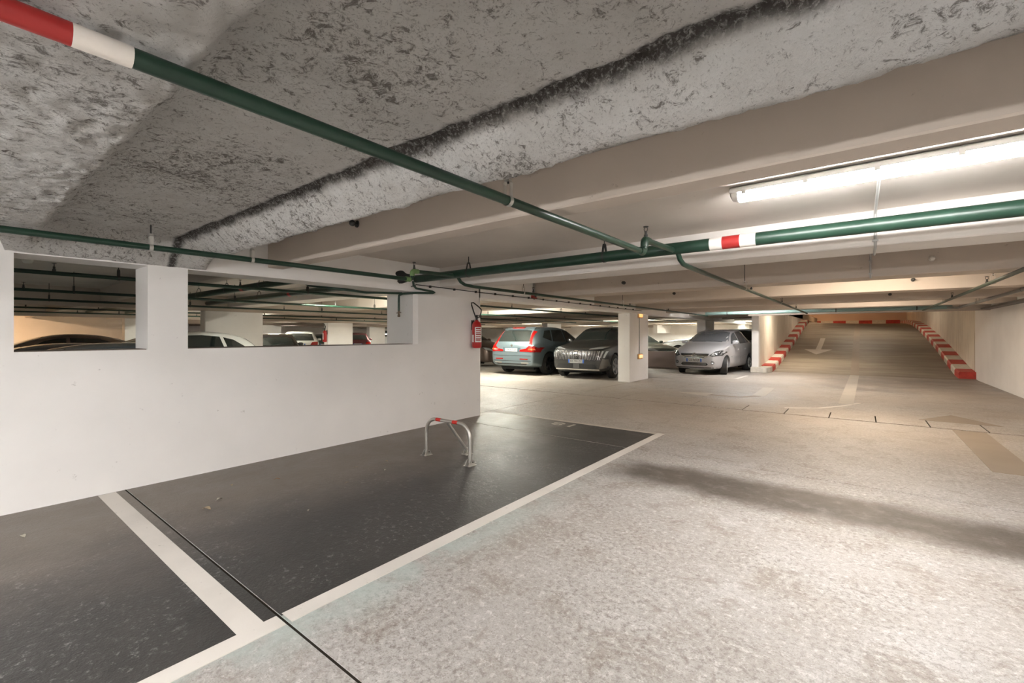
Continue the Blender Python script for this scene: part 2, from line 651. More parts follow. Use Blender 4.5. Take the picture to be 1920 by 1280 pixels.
# ------------------------------------------------------------------ right wall, back walls
wr = MB().box(2.73, 3.0, -9, 19.42, 0, ZS + .05).build('wall_right', M_wall)
tag(wr, 'smooth white wall along the right of the aisle', 'wall', kind='structure')
wrr = MB().box(2.745, 3.0, 19.42, 48, -.02, 5).build('wall_ramp_right', M_plaster)
tag(wrr, 'stained cream plaster wall beside the right ramp kerb', 'wall', kind='structure')
wn = MB().box(-42, 3.0, -9.3, -9, 0, 2.7).build('wall_near', M_wall)
tag(wn, 'white end wall behind the viewer', 'wall', kind='structure')
wf = MB().box(-42, -3.13, 36.0, 36.3, 0, 2.7).build('wall_far', M_wall)
tag(wf, 'white end wall far behind the parked rows', 'wall', kind='structure')
wb = MB().box(-42.2, -42, -9, 48, 0, 2.7).build('wall_back', M_wall)
tag(wb, 'white wall at the far left of the car park', 'wall', kind='structure')
w2 = MB().box(-27.2, -27, -9, 6.8, 0, 2.4).build('wall_inner', M_wall)
tag(w2, 'white inner wall seen through the small opening above the parked cars', 'wall', kind='structure')

rl = MB().box(-3.12, -2.95, 18.55, 33.9, 0, 4.6).build('wall_ramp_left', M_plaster)
tag(rl, 'streaked cream plaster wall along the left of the ramp', 'wall', kind='structure')
pier = MB().box(-3.16, -2.93, 18.28, 18.56, 0, 2.12).build('end_pier', M_wall)
tag(pier, 'slim white pier ending the left ramp wall', 'pier', kind='structure')
bevel(pier, .012)
rt = MB().box(-12, 3.0, 46, 46.25, 1.5, 4.9).build('wall_ramp_top', M_peach)
tag(rt, 'peach painted wall at the top of the ramp', 'wall', kind='structure')
rs = MB().box(-12.3, -12, 33, 46, 1.5, 4.9).build('wall_upper_left', M_wall)
tag(rs, 'plain wall closing the upper level on the left', 'wall', kind='structure')
rs2 = MB().box(-12, -2.95, 33.9, 34.05, 2.2, 4.9).build('wall_upper_near', M_wall)
tag(rs2, 'plain wall of the upper level behind the ramp side wall', 'wall', kind='structure')
rt2 = MB().box(-3.1, 2.9, 17.35, 17.5, 2.02, 2.4).build('trim_1', M_beam)
tag(rt2, 'beige downstand beam across the mouth of the ramp', 'beam', kind='structure')


# ------------------------------------------------------------------ ramp
def interp(P, y):
    if y <= P[0][0]: return P[0][1]
    for (a, za), (b, zb) in zip(P, P[1:]):
        if y <= b:
            return za + (zb - za) * (y - a) / (b - a)
    return P[-1][1]


LZ = [(19.0, 0), (20, .07), (21.9, .32), (26, .96), (29.6, 1.60), (31.5, 1.92), (33, 2.10), (35, 2.2), (46, 2.2)]
RZ = [(19.0, 0), (20, .07), (21, .21), (24.5, .76), (28, 1.2), (32, 1.63), (36, 1.95), (40, 2.12), (43, 2.2), (46, 2.2)]


def rampz(x, y):
    k = (x + 2.95) / 5.69
    k = max(0, min(1, k))
    return interp(LZ, y) * (1 - k) + interp(RZ, y) * k


def ramp_grid(xa, xb, ya, yb, nx, ny, dz=0.0):
    m = MB()
    vs = []
    for j in range(ny + 1):
        for i in range(nx + 1):
            x = xa + (xb - xa) * i / nx; y = ya + (yb - ya) * j / ny
            vs.append((x, y, rampz(x, y) + dz))
    fs = [(j * (nx + 1) + i, j * (nx + 1) + i + 1, (j + 1) * (nx + 1) + i + 1, (j + 1) * (nx + 1) + i) for j in range(ny) for i in range(nx)]
    return m.add(vs, fs)


ramp = ramp_grid(-2.95, 2.74, 18.957, 46, 8, 60).build('ramp', M_ramp, None, 30)
tag(ramp, 'ribbed concrete ramp climbing between two kerbs', 'ramp', kind='structure')
MB().box(-12, -2.95, 34.05, 46, 2.1, 2.2).build('upper_floor', M_ramp, ramp)
ramp_grid(-.30, -.06, 18.97, 35.5, 1, 30, .005).build('guide_line', M_line_d, ramp)
ramp_grid(-1.62, -1.42, 24.2, 27.4, 1, 6, .006).build('arrow_stem', M_line, ramp)
ah = MB()
ah.add([(x, y, rampz(x, y) + .007) for x, y in ((-2.05, 24.3), (-1.0, 24.3), (-1.52, 23.1))], [(0, 1, 2)])
ah.build('arrow_head', M_line, ramp)
M_kred = simple('kerb_red', (.50, .05, .035), .55, var=.2)
M_kwhite = simple('kerb_white', (.70, .66, .58), .55, var=.1)


def kerb(name, label, xa, xb, y0, y1, n, first_red, xin):
    root = empty(name, ((xa + xb) / 2, y0, 0))
    tag(root, label, 'kerb')
    for i in range(n):
        a = y0 + (y1 - y0) * i / n; b = y0 + (y1 - y0) * (i + 1) / n - .004
        m = MB(); h = .21; c = .05
        vs = []
        for y in (a, b):
            zb = rampz(xin, y)
            inner = xa if abs(xin - xa) < abs(xin - xb) else xb
            outer = xb if inner == xa else xa
            s = 1 if outer > inner else -1
            for x, z in ((inner, zb - .03), (inner, zb + h - c), (inner + s * c * .5, zb + h), (outer, zb + h), (outer, zb - .03)):
                vs.append((x - root.location.x, y - root.location.y, z))
        fs = [(k, (k + 1) % 5, 5 + (k + 1) % 5, 5 + k) for k in range(5)] + [(4, 3, 2, 1, 0), (5, 6, 7, 8, 9)]
        m.add(vs, fs).build('kerb_stone', M_kred if (i % 2 == 0) == first_red else M_kwhite, root)
    return root


kl = kerb('kerb', 'red and white striped kerb along the left ramp wall', -2.95, -2.58, 18.95, 33.4, 19, True, -2.58)
kn = MB().prism([(-3.17, 18.1), (-2.78, 18.1), (-2.66, 18.16), (-2.58, 18.35), (-2.58, 18.94), (-2.95, 18.94), (-2.95, 18.26), (-3.17, 18.26)], 'z', 0, .20).build('kerb_end_block', M_kwhite)
tag(kn, 'rounded white kerb nose at the foot of the slim pier', 'kerb')
bevel(kn, .015)
kr = kerb('kerb', 'red and white striped kerb along the right ramp wall', 2.35, 2.74, 19.25, 45.5, 34, True, 2.35)
kt = empty('kerb', (-2, 45.6, 2.2))
tag(kt, 'red and white kerb under the peach wall at the ramp top', 'kerb')
for i in range(9):
    x = -5.2 + i * .84
    MB().box(x + 2, x + 2.835, -.0, .36, 0, .32).build('kerb_stone', M_kwhite if i % 2 else M_kred, kt)

# ------------------------------------------------------------------ columns
def column(x, y, label, mat=M_wall):
    c = MB().box(x - .36, x, y, y + 1.40, 0, 1.975).build('column', mat)
    bevel(c, .012)
    tag(c, label, 'column', kind='structure')
    return c


column(-5.2, 12.12, 'white concrete column beside the dark grey car')
column(-5.2, 20.0, 'white concrete column right behind the silver hatchback')
column(-13.2, 4.2, 'broad cream column seen through the long opening behind the white car')
column(-13.2, 12.1, 'cream column standing left of the blue car row')
column(-13.2, 20.0, 'distant cream column behind the dark grey car')
column(-13.2, 28.0, 'distant cream column deep in the row behind the blue car')
column(-21.2, 4.2, 'pinkish column at the far right of the small opening')
column(-21.2, 12.1, 'cream column carrying a fire extinguisher, seen through the long opening')
column(-21.2, 20.0, 'far cream column beside the black car seen through the long opening')
column(-29.2, 12.1, 'far grey column behind the white car seen through the long opening')
column(-29.2, 20.0, 'farthest grey column behind the parked rows')
column(-5.2, 28.0, 'cream column deep behind the silver hatchback row')
# pale panel joint and upright between column and beam
lw = MB().box(-13.0, -5.57, 18.62, 18.78, 0, .67).build('low_wall', M_pink)
tag(lw, 'low pinkish parapet wall left of the silver hatchback', 'wall', kind='structure')
lw2 = MB().box(-5.19, -3.13, 20.55, 20.70, 0, .67).build('low_wall', M_wall)
tag(lw2, 'low white parapet wall right behind the silver hatchback', 'wall', kind='structure')

# ------------------------------------------------------------------ lamps
def batten(x0, x1, y, color, cname, label, z=2.365, k=1.0, clips=5, hang=0.0):
    cx = (x0 + x1) / 2; L = (x1 - x0) / 2
    root = empty('batten_light', (cx, y, z))
    tag(root, label, 'light')
    h = MB()
    h.prism([(-.062, -.045), (.062, -.045), (.055, -.015), (.04, -.004), (-.04, -.004), (-.055, -.015)], 'x', -L, L)
    h.build('housing', M_grey, root)
    d = MB()
    prof = [(-.060, -.046), (.060, -.046), (.057, -.072), (.042, -.090), (.018, -.098), (-.018, -.098), (-.042, -.090), (-.057, -.072)]
    d.prism(prof, 'x', -L + .05, L - .05)
    d.build('diffuser', emit('lamp_' + cname, color, P_LAMP * k * (1.45 if cname == 'greenish' else 1.0)), root)
    for s in (-1, 1):
        e = MB()
        n = len(prof)
        a = [(s * (L - .05), p[0], p[1]) for p in prof]
        b = [(s * (L - .012), p[0] * .9, -.046 + (p[1] + .046) * .78) for p in prof]
        c = [(s * L, p[0] * .6, -.046 + (p[1] + .046) * .35) for p in prof]
        e.add(a + b + c, [(i, (i + 1) % n, n + (i + 1) % n, n + i) for i in range(n)] +
              [(n + i, n + (i + 1) % n, 2 * n + (i + 1) % n, 2 * n + i) for i in range(n)] + [tuple(range(2 * n, 3 * n))])
        e.build('end_cap', simple('frosted_cap', (.8, .8, .78), .3), root, 40)
    if hang:  # rods only for the lamps added behind the viewer
        for u in (-L * .7, L * .7):
            MB().tube([(u, 0, -.004), (u, 0, hang)], .005, 6).build('suspension_rod', M_dark, root)
    for i in range(clips):
        u = -L + .09 + (2 * L - .18) * i / (clips - 1)
        for s in (-1, 1):
            MB().box(u - .014, u + .014, s * .058, s * .067, -.062, -.022).build('clip', M_grey, root)
    return root


batten(-.715, .86, 3.40, COOL, 'cool_aisle', 'long white tube light glowing on the slab above the aisle', k=.62)
batten(-.70, .85, 8.55, WARM, 'warm', 'warm tube light hidden behind the second aisle beam', k=.44)
batten(-.70, .85, 13.5, WARM, 'warm_soft', 'warm tube light hidden behind the aisle beams before the ramp', k=.32)
batten(-3.5, -1.95, 15.75, COOL, 'cool_mouth', 'white tube light hidden above the pale teal pipe', k=.55)
batten(-2.6, -1.1, 20.6, WARM, 'warm_ramp', 'warm tube light just inside the ramp mouth', z=2.38, k=.42)
batten(-.70, .85, -4.1, COOL, 'cool_back', 'white tube light over the aisle behind the viewer', k=.6)
batten(-3.3, -1.75, -1.7, COOL, 'cool_hung', 'added unseen tube light hung just behind the viewer to brighten the insulation', z=1.84, k=.85, hang=.20)  # added out of view, hung low to light the insulation and left wall
batten(-.1, 1.45, -2.3, COOL, 'cool_hung', 'second added unseen tube light hung behind the viewer to brighten the insulation', z=1.80, k=.85, hang=.24)  # second added lamp, low enough to reach the insulation from out of view
batten(-9.9, -8.4, 11.0, GREENISH, 'greenish', 'tube light over the bays left of the white column')
batten(-9.9, -8.4, 21.0, GREENISH, 'greenish', 'tube light over the rear row behind the low parapet')
batten(-9.9, -8.4, 28.6, GREENISH, 'greenish', 'tube light deep in the row behind the blue car')
batten(-9.8, -8.3, -4.0, COOL, 'dim', 'added unseen tube light brightening the cars behind the left wall', k=.9)  # added outside the opening's view to brighten the space behind the wall
batten(-4.95, -3.45, 26.3, GREENISH, 'greenish', 'added tube light brightening the silver blue car')  # added so the silver blue car does not go black
batten(-9.9, -8.4, 5.65, GREENISH, 'greenish_soft', 'added tube light hidden between the beams to brighten the long opening', k=.9)  # added behind a beam to brighten the cars and column past the opening
batten(-17.9, -16.4, 5.55, GREENISH, 'greenish', 'tube light above the black car seen through the long opening')
batten(-17.9, -16.4, 13.6, GREENISH, 'greenish', 'tube light above the far cars seen through the long opening')
batten(-25.4, -23.9, 11.0, GREENISH, 'greenish', 'tube light in the farthest aisle left of the extinguisher column')
batten(-25.4, -23.9, 18.6, GREENISH, 'greenish', 'tube light in the farthest aisle beyond the cream columns')
batten(-17.9, -16.4, 23.6, GREENISH, 'greenish', 'tube light over the distant middle rows')
batten(-9.9, -8.4, 33.6, GREENISH, 'greenish', 'added tube light brightening the far end wall in the bay row')  # this and the next three lamps are added to brighten the far end
batten(-17.9, -16.4, 31.2, GREENISH, 'greenish', 'added tube light brightening the far end wall in the middle row')
batten(-25.4, -23.9, 28.6, GREENISH, 'greenish', 'added tube light brightening the far end wall in the left row')
batten(-33.4, -31.9, 26.2, GREENISH, 'greenish', 'added tube light brightening the far corner of the car park')
batten(-14.9, -13.6, -2.6, COOL, 'dim', 'added unseen tube light brightening the back row left of the small opening')  # added beyond the left edge of view to lift the cars in the opening
batten(-36, -34.5, 16.0, COOL, 'cool', 'tube light near the far left wall')
batten(-25.6, -24.1, 1.0, ORANGE, 'orange', 'orange tube light by the inner wall seen through the small opening', k=.8)
batten(-3.6, -2.1, 41.0, ORANGE, 'orange', 'orange tube light above the top of the ramp', z=4.72, k=1.6)
batten(-.8, .7, 29.0, WARM, 'warm_up', 'warm tube light above the middle of the ramp', z=3.80, k=.36)

# ------------------------------------------------------------------ sprinkler pipes
def arc(c, r, a0, a1, ex, ey, n=6):
    """points on an arc in the plane of unit vectors ex, ey"""
    return [Vector(c) + Vector(ex) * r * math.cos(a0 + (a1 - a0) * i / n) + Vector(ey) * r * math.sin(a0 + (a1 - a0) * i / n) for i in range(n + 1)]


def hanger(parent, x, y, z, r, top, along='y', strap=M_steel, w=.024):
    """clevis hanger: strap loop round the pipe and a threaded rod to the ceiling"""
    m = MB()
    n = 14
    def P(u, v, t):
        return (x + u, y + t, z + v) if along == 'y' else (x + t, y + u, z + v)
    ro = r + .004; ri = r + .001
    pts = []
    for k in range(n + 1):
        a = -PI * .5 + (k / n - .5) * PI * 1.5
        pts.append((math.cos(a), math.sin(a)))
    loop = [(-.012, r + .075), (-.022, r + .06)] + [(px * ro, pz * ro) for px, pz in pts] + [(.022, r + .06), (.012, r + .075)]
    for (a, b), (c, d) in zip(loop, loop[1:]):
        m.add([P(a, b, -w / 2), P(c, d, -w / 2), P(c, d, w / 2), P(a, b, w / 2)], [(0, 1, 2, 3)])
        m.add([P(a * .93, b * .97, -w / 2), P(c * .93, d * .97, -w / 2), P(c * .93, d * .97, w / 2), P(a * .93, b * .97, w / 2)], [(3, 2, 1, 0)])
    m.box(-.014, .014, -.012, .012, 0, .01, Matrix.Translation(P(0, r + .07, 0)))
    h = m.build('hanger', strap, parent)
    MB().tube([P(0, r + .06, 0), (x, y, top)], .005, 6).build('rod', M_dark, h)
    return h


def head(parent, x, y, z, mat=M_dark):
    """upright sprinkler head on the pipe"""
    m = MB()
    m.lathe([(.016, 0), (.016, .02), (.011, .022), (.011, .05)], 8, Matrix.Translation((x, y, z)))
    m.tube([(x - .010, y, z + .05), (x - .015, y, z + .066), (x - .006, y, z + .082)], .003, 5)
    m.tube([(x + .010, y, z + .05), (x + .015, y, z + .066), (x + .006, y, z + .082)], .003, 5)
    m.lathe([(.020, .082), (.022, .086), (.004, .09)], 10, Matrix.Translation((x, y, z)))
    return m.build('sprinkler_head', mat, parent)


YM, ZM, RM = 4.25, 2.16, .055
main = MB().tube([(-26, YM, ZM - .0), (2.73, YM, ZM)], RM, 20).build('sprinkler_main_pipe', M_green, None, 40)
tag(main, 'thick dark green sprinkler main with a red and white band, crossing the aisle', 'pipe')
for a, b, mt in ((-1.065, -.962, M_white), (-.962, -.822, M_red), (-.822, -.70, M_white)):
    MB().tube([(a, YM, ZM), (b, YM, ZM)], RM + .0015, 20).build('colour_band', mt, main, 40)
for hx in (-4.03, -2.1, .95, -7.4, -10.2):
    hanger(main, hx, YM, ZM, RM, ZS, 'x', M_dark)
main2 = MB().tube([(-26, 3.2, 2.15), (-6.45, 3.2, 2.15), (-6.3, 3.3, 2.15), (-6.05, 4.0, 2.15), (-5.95, 4.25, 2.15)], RM, 16).build('sprinkler_main_pipe', M_green, None, 40)
tag(main2, 'second thick green main seen only through the long opening', 'pipe')
for hx in (-7.6, -10.4, -9.0):
    hanger(main2, hx, 3.2, 2.15, RM, ZS, 'x', M_dark)
MB().tube([(-8.35, 3.2, 2.15), (-8.25, 3.2, 2.15)], RM + .002, 16).build('colour_band', M_red, main2, 40)
MB().tube([(-8.85, YM, ZM), (-8.75, YM, ZM)], RM + .002, 16).build('colour_band', M_red, main, 40)


def branch(x, ya, yb, label, z=2.03, r=.024, bands=None, hs=(), heads=(), far=True, fit=M_green, hs_strap=M_steel):
    m = MB()
    ye = 3.52
    path = [(x, ya, z), (x, ye - .04, z)] + [tuple(p) for p in arc((x, ye - .04, z + .04), .04, -PI / 2, 0, (0, 1, 0), (0, 0, 1), 5)][1:]
    path += [(x, ye, z + .055)]
    m.tube(path, r, 14)
    root = m.build('sprinkler_branch_pipe', M_green, None, 40)
    tag(root, label, 'pipe')
    zt = z + .105
    f = MB()
    f.tube([(x, ye, z + .045), (x, ye, zt - .03)] + [tuple(p) for p in arc((x + .0, ye + .03, zt - .03), .03, PI, PI / 2, (0, 1, 0), (0, 0, 1), 4)] + [(x, ye + .09, zt)], r * 1.28, 14)
    f.tube([(x, ye - .10, z), (x, ye - .035, z)], r * 1.28, 14)
    f.build('elbow', fit, root, 40)
    MB().tube([(x, ye + .08, zt), (x, YM - .02, zt + .02)], r, 14).build('riser', M_green, root, 40)
    head(root, x, ye + .03, zt + r, M_dark)
    if far:
        MB().tube([(x + .03, YM + .01, ZM - .035), (x + .035, YM + .06, z + .045), (x + .04, YM + .14, z + .012), (x + .05, YM + .3, z), (x + .07, yb, z)], r * .95, 12).build('far_run', M_green, root, 40)
    for a, b, mt in (bands or ()):
        MB().tube([(x, a, z), (x, b, z)], r + .0012, 14).build('colour_band', mt, root, 40)
    for h, top in hs:
        hanger(root, x if h < 4 else x + .07, h, z, r, top, 'y', hs_strap)
    for h in heads:
        head(root, x if h < 4 else x + .07, h, z + r)
    return root


branch(-1.385, -2.4, 16.4, 'dark green sprinkler pipe running overhead from red and white bands to an elbow', z=2.018, r=.0245,
       bands=((-2.4, .183, M_red), (.183, .288, M_white)), hs=((1.745, ZS), (7.1, ZS), (10.7, ZS)), heads=(7.6, 10.9, 13.5))
branch(-4.27, -2.4, 16.4, 'green sprinkler pipe running along the white wall above both openings', z=2.018, r=.023,
       hs=((1.72, ZS), (5.68, ZS), (9.4, ZS), (1.0, 2.19)), heads=(5.95, 9.8, 12.4), fit=M_brass)
branch(1.25, -2.4, 16.4, 'pale sprinkler pipe near the right wall heading for the ramp', z=2.02, r=.024,
       hs=((8.24, ZS), (12.7, ZS)), heads=(8.6, 11.5))
for i, (bx, lab) in enumerate(((-7.1, 'nearest dark pipe behind the small opening'), (-10.0, 'second dark pipe behind the small opening'),
                               (-12.6, 'third dark pipe behind the small opening'), (-16.4, 'fourth dark pipe behind the small opening, near the cream wall'),
                               (-19.4, 'thin farthest dark pipe behind the small opening'))):
    p = MB().tube([(bx, -4, 2.04), (bx, 22, 2.04)], .024, 10).build('sprinkler_branch_pipe', M_green, None, 40)
    tag(p, lab, 'pipe')
    for hy in (1.35, 3.7, 7.0, 11.5, 16.5):
        hanger(p, bx, hy, 2.04, .024, ZS, 'y', M_dark)
    for hy in (.8, 2.7, 5.9, 9.1, 13.0):
        head(p, bx, hy, 2.064)
far_main = MB().tube([(-4.3, 16.55, 2.10), (1.9, 16.55, 2.10)], .06, 14).build('sprinkler_main_pipe', simple('teal_grey_paint', (.20, .30, .28), .45), None, 40)
tag(far_main, 'pale teal pipe crossing in front of the ramp mouth', 'pipe')
for hx in (-3.6, -.6, 1.2):
    hanger(far_main, hx, 16.55, 2.10, .06, ZS, 'x', M_dark)
rp = MB().tube([(1.95, -2, 2.05), (1.95, 16.2, 2.05), (1.93, 16.45, 2.07), (1.75, 16.55, 2.10)], .03, 12).build('drain_pipe', simple('grey_pipe_paint', (.20, .20, .19), .5), None, 40)
tag(rp, 'grey pipe running under the ceiling beside the right wall', 'pipe')
for hy in (10.2, 13.6, 15.6):
    hanger(rp, 1.95, hy, 2.05, .03, ZS, 'y', M_dark)
ct = MB()
ct.box(2.52, 2.70, 2.0, 17.2, 2.03, 2.04); ct.box(2.52, 2.53, 2.0, 17.2, 2.04, 2.075); ct.box(2.69, 2.70, 2.0, 17.2, 2.04, 2.075)
tag(ct.build('cable_tray', simple('tray_steel', (.12, .11, .10), .5, .4)), 'dark steel cable tray along the top of the right wall', 'cable tray')

# small green by-pass and valve drop beside the long opening
vp = MB().tube([(-4.98, 4.12, 2.11), (-4.98, 4.13, 2.05), (-4.96, 4.16, 2.01), (-4.93, 4.44, 1.985), (-4.93, 4.475, 1.975), (-4.95, 4.46, 1.965), (-5.05, 4.22, 1.955), (-5.18, 4.10, 1.945), (-5.24, 4.08, 1.92), (-5.245, 4.08, 1.88), (-5.245, 4.08, 1.70)], .016, 10).build('drain_loop_pipe', M_green, None, 50)
tag(vp, 'thin green pipe looping under the main to a drain valve in the opening', 'pipe')
m = MB(); m.lathe([(.018, 0), (.02, .02), (.012, .05), (.016, .06), (.016, .09)], 10, Matrix.Translation((-5.245, 4.08, 1.61)))
m.tube([(-5.245, 4.04, 1.665), (-5.245, 4.12, 1.675)], .006, 6)
m.build('drain_valve', simple('rusty_brass', (.16, .11, .07), .5, .5), vp, 50)
MB().tube([(-5.20, 4.10, 1.95), (-5.32, 3.6, 1.93), (-5.5, 3.2, 1.97), (-5.9, 3.1, 2.02), (-6.2, 3.15, 2.10)], .016, 10).build('branch_run', M_green, vp, 50)
cw = MB().tube([(-5.055, 4.15, 2.04), (-5.055, 4.24, 2.075), (-5.055, 4.4, 2.075), (-5.055, 5.62, 2.066), (-5.045, 9.0, 2.06), (-5.045, 12.6, 2.05)], .007, 6).build('wall_cable', M_dark, None, 50)
tag(cw, 'thin dark cable clipped along the girder towards the white column', 'cable')
for i in range(16):
    y = 4.5 + i * .5
    MB().box(-5.065, -5.035, y - .012, y + .012, 2.05, 2.085).build('cable_clip', M_dark, cw)

# conduit feeding the tube light
cd = MB()
cd.tube([(.09, 3.46, 2.355), (.09, 4.66, 2.355), (.09, 4.70, 2.34), (.09, 4.70, 2.09), (.09, 4.74, 2.068), (.09, 5.14, 2.068), (.09, 5.18, 2.09), (.09, 5.2, 2.355), (.09, 7.15, 2.355), (.09, 7.20, 2.34), (.09, 7.20, 2.06)], .010, 8)
cdo = cd.build('conduit', M_grey, None, 50)
tag(cdo, 'grey conduit climbing over the beams from the glowing tube light', 'conduit')
for y, z in ((4.692, 2.30), (4.692, 2.12), (7.192, 2.28), (7.192, 2.12)):
    MB().box(.07, .11, y - .004, y + .008, z - .008, z + .008).build('saddle_clip', M_grey, cdo)

# plugs left on the beam faces
for i, (x, y, z, lab) in enumerate(((-3.19, 7.2, 2.24, 'small dark anchor plug on the second beam left of the aisle'), (.655, 7.2, 2.25, 'small bright anchor plug on the second beam by the ramp side'),
                             (-3.16, 9.71, 2.24, 'small dark anchor plug on the peach lit beam left of the aisle'), (.66, 9.71, 2.245, 'small anchor plug on the peach lit beam by the ramp side'),
                             (.47, 12.22, 2.2, 'small anchor plug on the shaded beam over the ramp lane'), (-3.387, 2.2, 2.295, 'dark plug on the near beam under the insulation edge'))):
    m = MB()
    m.lathe([(.03, 0), (.03, .006), (.013, .008), (.013, .03), (.022, .034), (.027, .05), (.020, .066), (.008, .072)], 12, Matrix.Translation((x, y, z)) @ Matrix.Rotation(PI / 2, 4, 'X'))
    tag(m.build('anchor_plug', M_dark if i != 1 else M_steel, None, 50), lab, 'anchor')

# smoke detector behind the small opening
sd = MB().lathe([(.055, 0), (.055, -.02), (.04, -.045), (.018, -.05)], 16, Matrix.Translation((-8.9, .75, ZS)))
tag(sd.build('smoke_detector', simple('ivory_plastic', (.75, .73, .68), .5), None, 50), 'white smoke detector on the dark slab behind the small opening', 'detector')

# red alarm sounder at the girder
al = empty('alarm_sounder', (-5.05, 7.18, 2.12))
tag(al, 'small red alarm sounder hanging at the girder', 'alarm')
bevel(MB().box(-.045, .03, -.075, .075, -.055, .055).build('body', M_red, al), .01)
m = MB(); m.lathe([(.03, 0), (.028, .012), (.02, .016)], 12, Matrix.Translation((.03, 0, 0)) @ Matrix.Rotation(PI / 2, 4, 'Y')); m.build('grille', M_dark, al)
MB().box(-.01, .01, -.01, .01, -.075, -.055).build('cable_gland', M_dark, al)
MB().box(-.012, .0, -.03, .03, .055, .26).build('bracket', M_grey, al)

# orange lit bulkheads on the white column
M_orange = emit('orange_glow', (1.0, .42, .10), .30)
for z, lab in ((1.93, 'orange glowing bulkhead lamp at the top of the white column'), (.72, 'orange glowing switch box low on the white column')):
    r_ = empty('bulkhead_lamp', (-5.2, 12.84, z))
    tag(r_, lab, 'lamp')
    bevel(MB().box(0, .03, -.16, .16, -.075, .075).build('backplate', simple('yellowed_plastic', (.60, .42, .22), .5), r_), .006)
    bevel(MB().box(.03, .06, -.12, .12, -.05, .05).build('lens', M_orange, r_), .015)
tag(MB().tube([(-5.19, 12.80, 1.86), (-5.19, 12.80, .80)], .012, 8).build('column_conduit', M_grey, None, 50), 'thin grey conduit joining the two orange boxes on the column', 'conduit')


# ------------------------------------------------------------------ fire extinguishers
def extinguisher(loc, rz, label, s=1.0):
    root = empty('fire_extinguisher', loc, rz)
    root.scale = (s, s, s)
    tag(root, label, 'extinguisher')
    T = Matrix.Translation((0, 0, 0))
    MB().lathe([(.045, .0), (.07, .008), (.078, .03), (.078, .37), (.07, .405), (.05, .432), (.028, .445), (.026, .462)], 24).build('cylinder', simple('extinguisher_red', (.42, .010, .010), .28, coat=.4), root, 50)
    m = MB(); m.lathe([(.022, .46), (.024, .50), (.016, .512)], 12)
    m.box(-.010, .085, -.012, .012, .500, .512); m.box(-.015, .095, -.010, .010, .530, .540); m.box(-.02, .012, -.011, .011, .505, .545)
    m.build('valve', M_black, root)
    MB().tube([(-.02, 0, .50), (-.05, -.02, .60), (-.03, -.09, .70), (.0, -.13, .735), (.02, -.10, .74), (.03, .03, .67), (.035, .075, .63), (.03, .07, .58), (.02, .045, .51)], .0105, 8).build('hose', M_black, root, 60)
    lab = MB()
    vs = []; n = 12
    for z in (.10, .345):
        for k in range(n + 1):
            a = math.radians(-70 + 100 * k / n)
            vs.append((.0795 * math.cos(a), .0795 * math.sin(a), z))
    lab.add(vs, [(k, k + 1, n + 2 + k, n + 1 + k) for k in range(n)])
    lo = lab.build('label', simple('label_white', (.80, .76, .74), .5), root)
    for j in range(7):
        st = MB(); vs = []
        z0 = .125 + j * .031
        for z in (z0, z0 + (.014 if j % 3 else .020)):
            for k in range(7):
                a = math.radians(-58 + (70 if j % 2 else 60) * k / 6)
                vs.append((.0802 * math.cos(a), .0802 * math.sin(a), z))
        st.add(vs, [(k, k + 1, 8 + k, 7 + k) for k in range(6)]).build('printed_line', M_red, lo)
    lb2 = MB(); vs = []
    for z in (.10, .22):
        for k in range(6):
            a = math.radians(-125 + 40 * k / 5)
            vs.append((.0795 * math.cos(a), .0795 * math.sin(a), z))
    lb2.add(vs, [(k, k + 1, 7 + k, 6 + k) for k in range(5)]).build('label', simple('label_white', (.80, .76, .74), .5), root)
    MB().box(-.10, -.075, -.03, .03, .30, .46).build('wall_bracket', M_dark, root)
    MB().tube([(-.085, -.02, .45), (-.03, -.035, .475), (.03, 0, .478), (-.03, .035, .475), (-.085, .02, .45)], .004, 6).build('hook', M_steel, root)
    return root


extinguisher((-4.975, 5.44, 1.135), 0, 'red fire extinguisher with black hose on the white wall end')
extinguisher((-21.29, 12.1 - .12, 1.0), -PI / 2, 'distant red fire extinguisher on the far cream column', 1.3)

# ------------------------------------------------------------------ parking hoop in the bay
hp = empty('parking_hoop', (-3.53, 3.39, 0))
tag(hp, 'folding steel parking hoop with two red bands standing in the dark bay', 'parking barrier')
M_tube = simple('brushed_steel_tube', (.60, .58, .54), .32, .75)
hw, hh, rr = .335, .42, .15
path = [(-hw, -.0, .03), (-hw, 0, hh - rr)] + [tuple(p) for p in arc((-hw + rr, 0, hh - rr), rr, PI, PI / 2, (1, 0, 0), (0, 0, 1), 8)][1:] + \
       [tuple(p) for p in arc((hw - rr, 0, hh - rr), rr, PI / 2, 0, (1, 0, 0), (0, 0, 1), 8)] + [(hw, 0, .03)]
MB().tube(path, .019, 14).build('hoop_tube', M_tube, hp, 60)
MB().tube([(.0, .0, hh - .01), (-.0, .31, .04)], .017, 12).build('brace', M_tube, hp, 60)
for a, b in ((-.17, -.095), (.085, .16)):
    MB().tube([(a, 0, hh), (b, 0, hh)], .0198, 14).build('red_band', simple('band_red', (.62, .035, .025), .4), hp, 60)
for fx, fy in ((-hw, 0), (hw, 0), (0, .31)):
    f = MB()
    for s in (-.024, .024):
        f.prism([(fy - .055, 0), (fy + .055, 0), (fy + .03, .055), (fy - .01, .065)], 'x', fx + s - .003, fx + s + .003)
    f.box(fx - .045, fx + .045, fy - .055, fy + .055, 0, .005)
    ft = f.build('foot', M_steel, hp)
    MB().tube([(fx - .036, fy + .01, .038), (fx + .036, fy + .01, .038)], .006, 8).build('bolt', M_dark, ft)

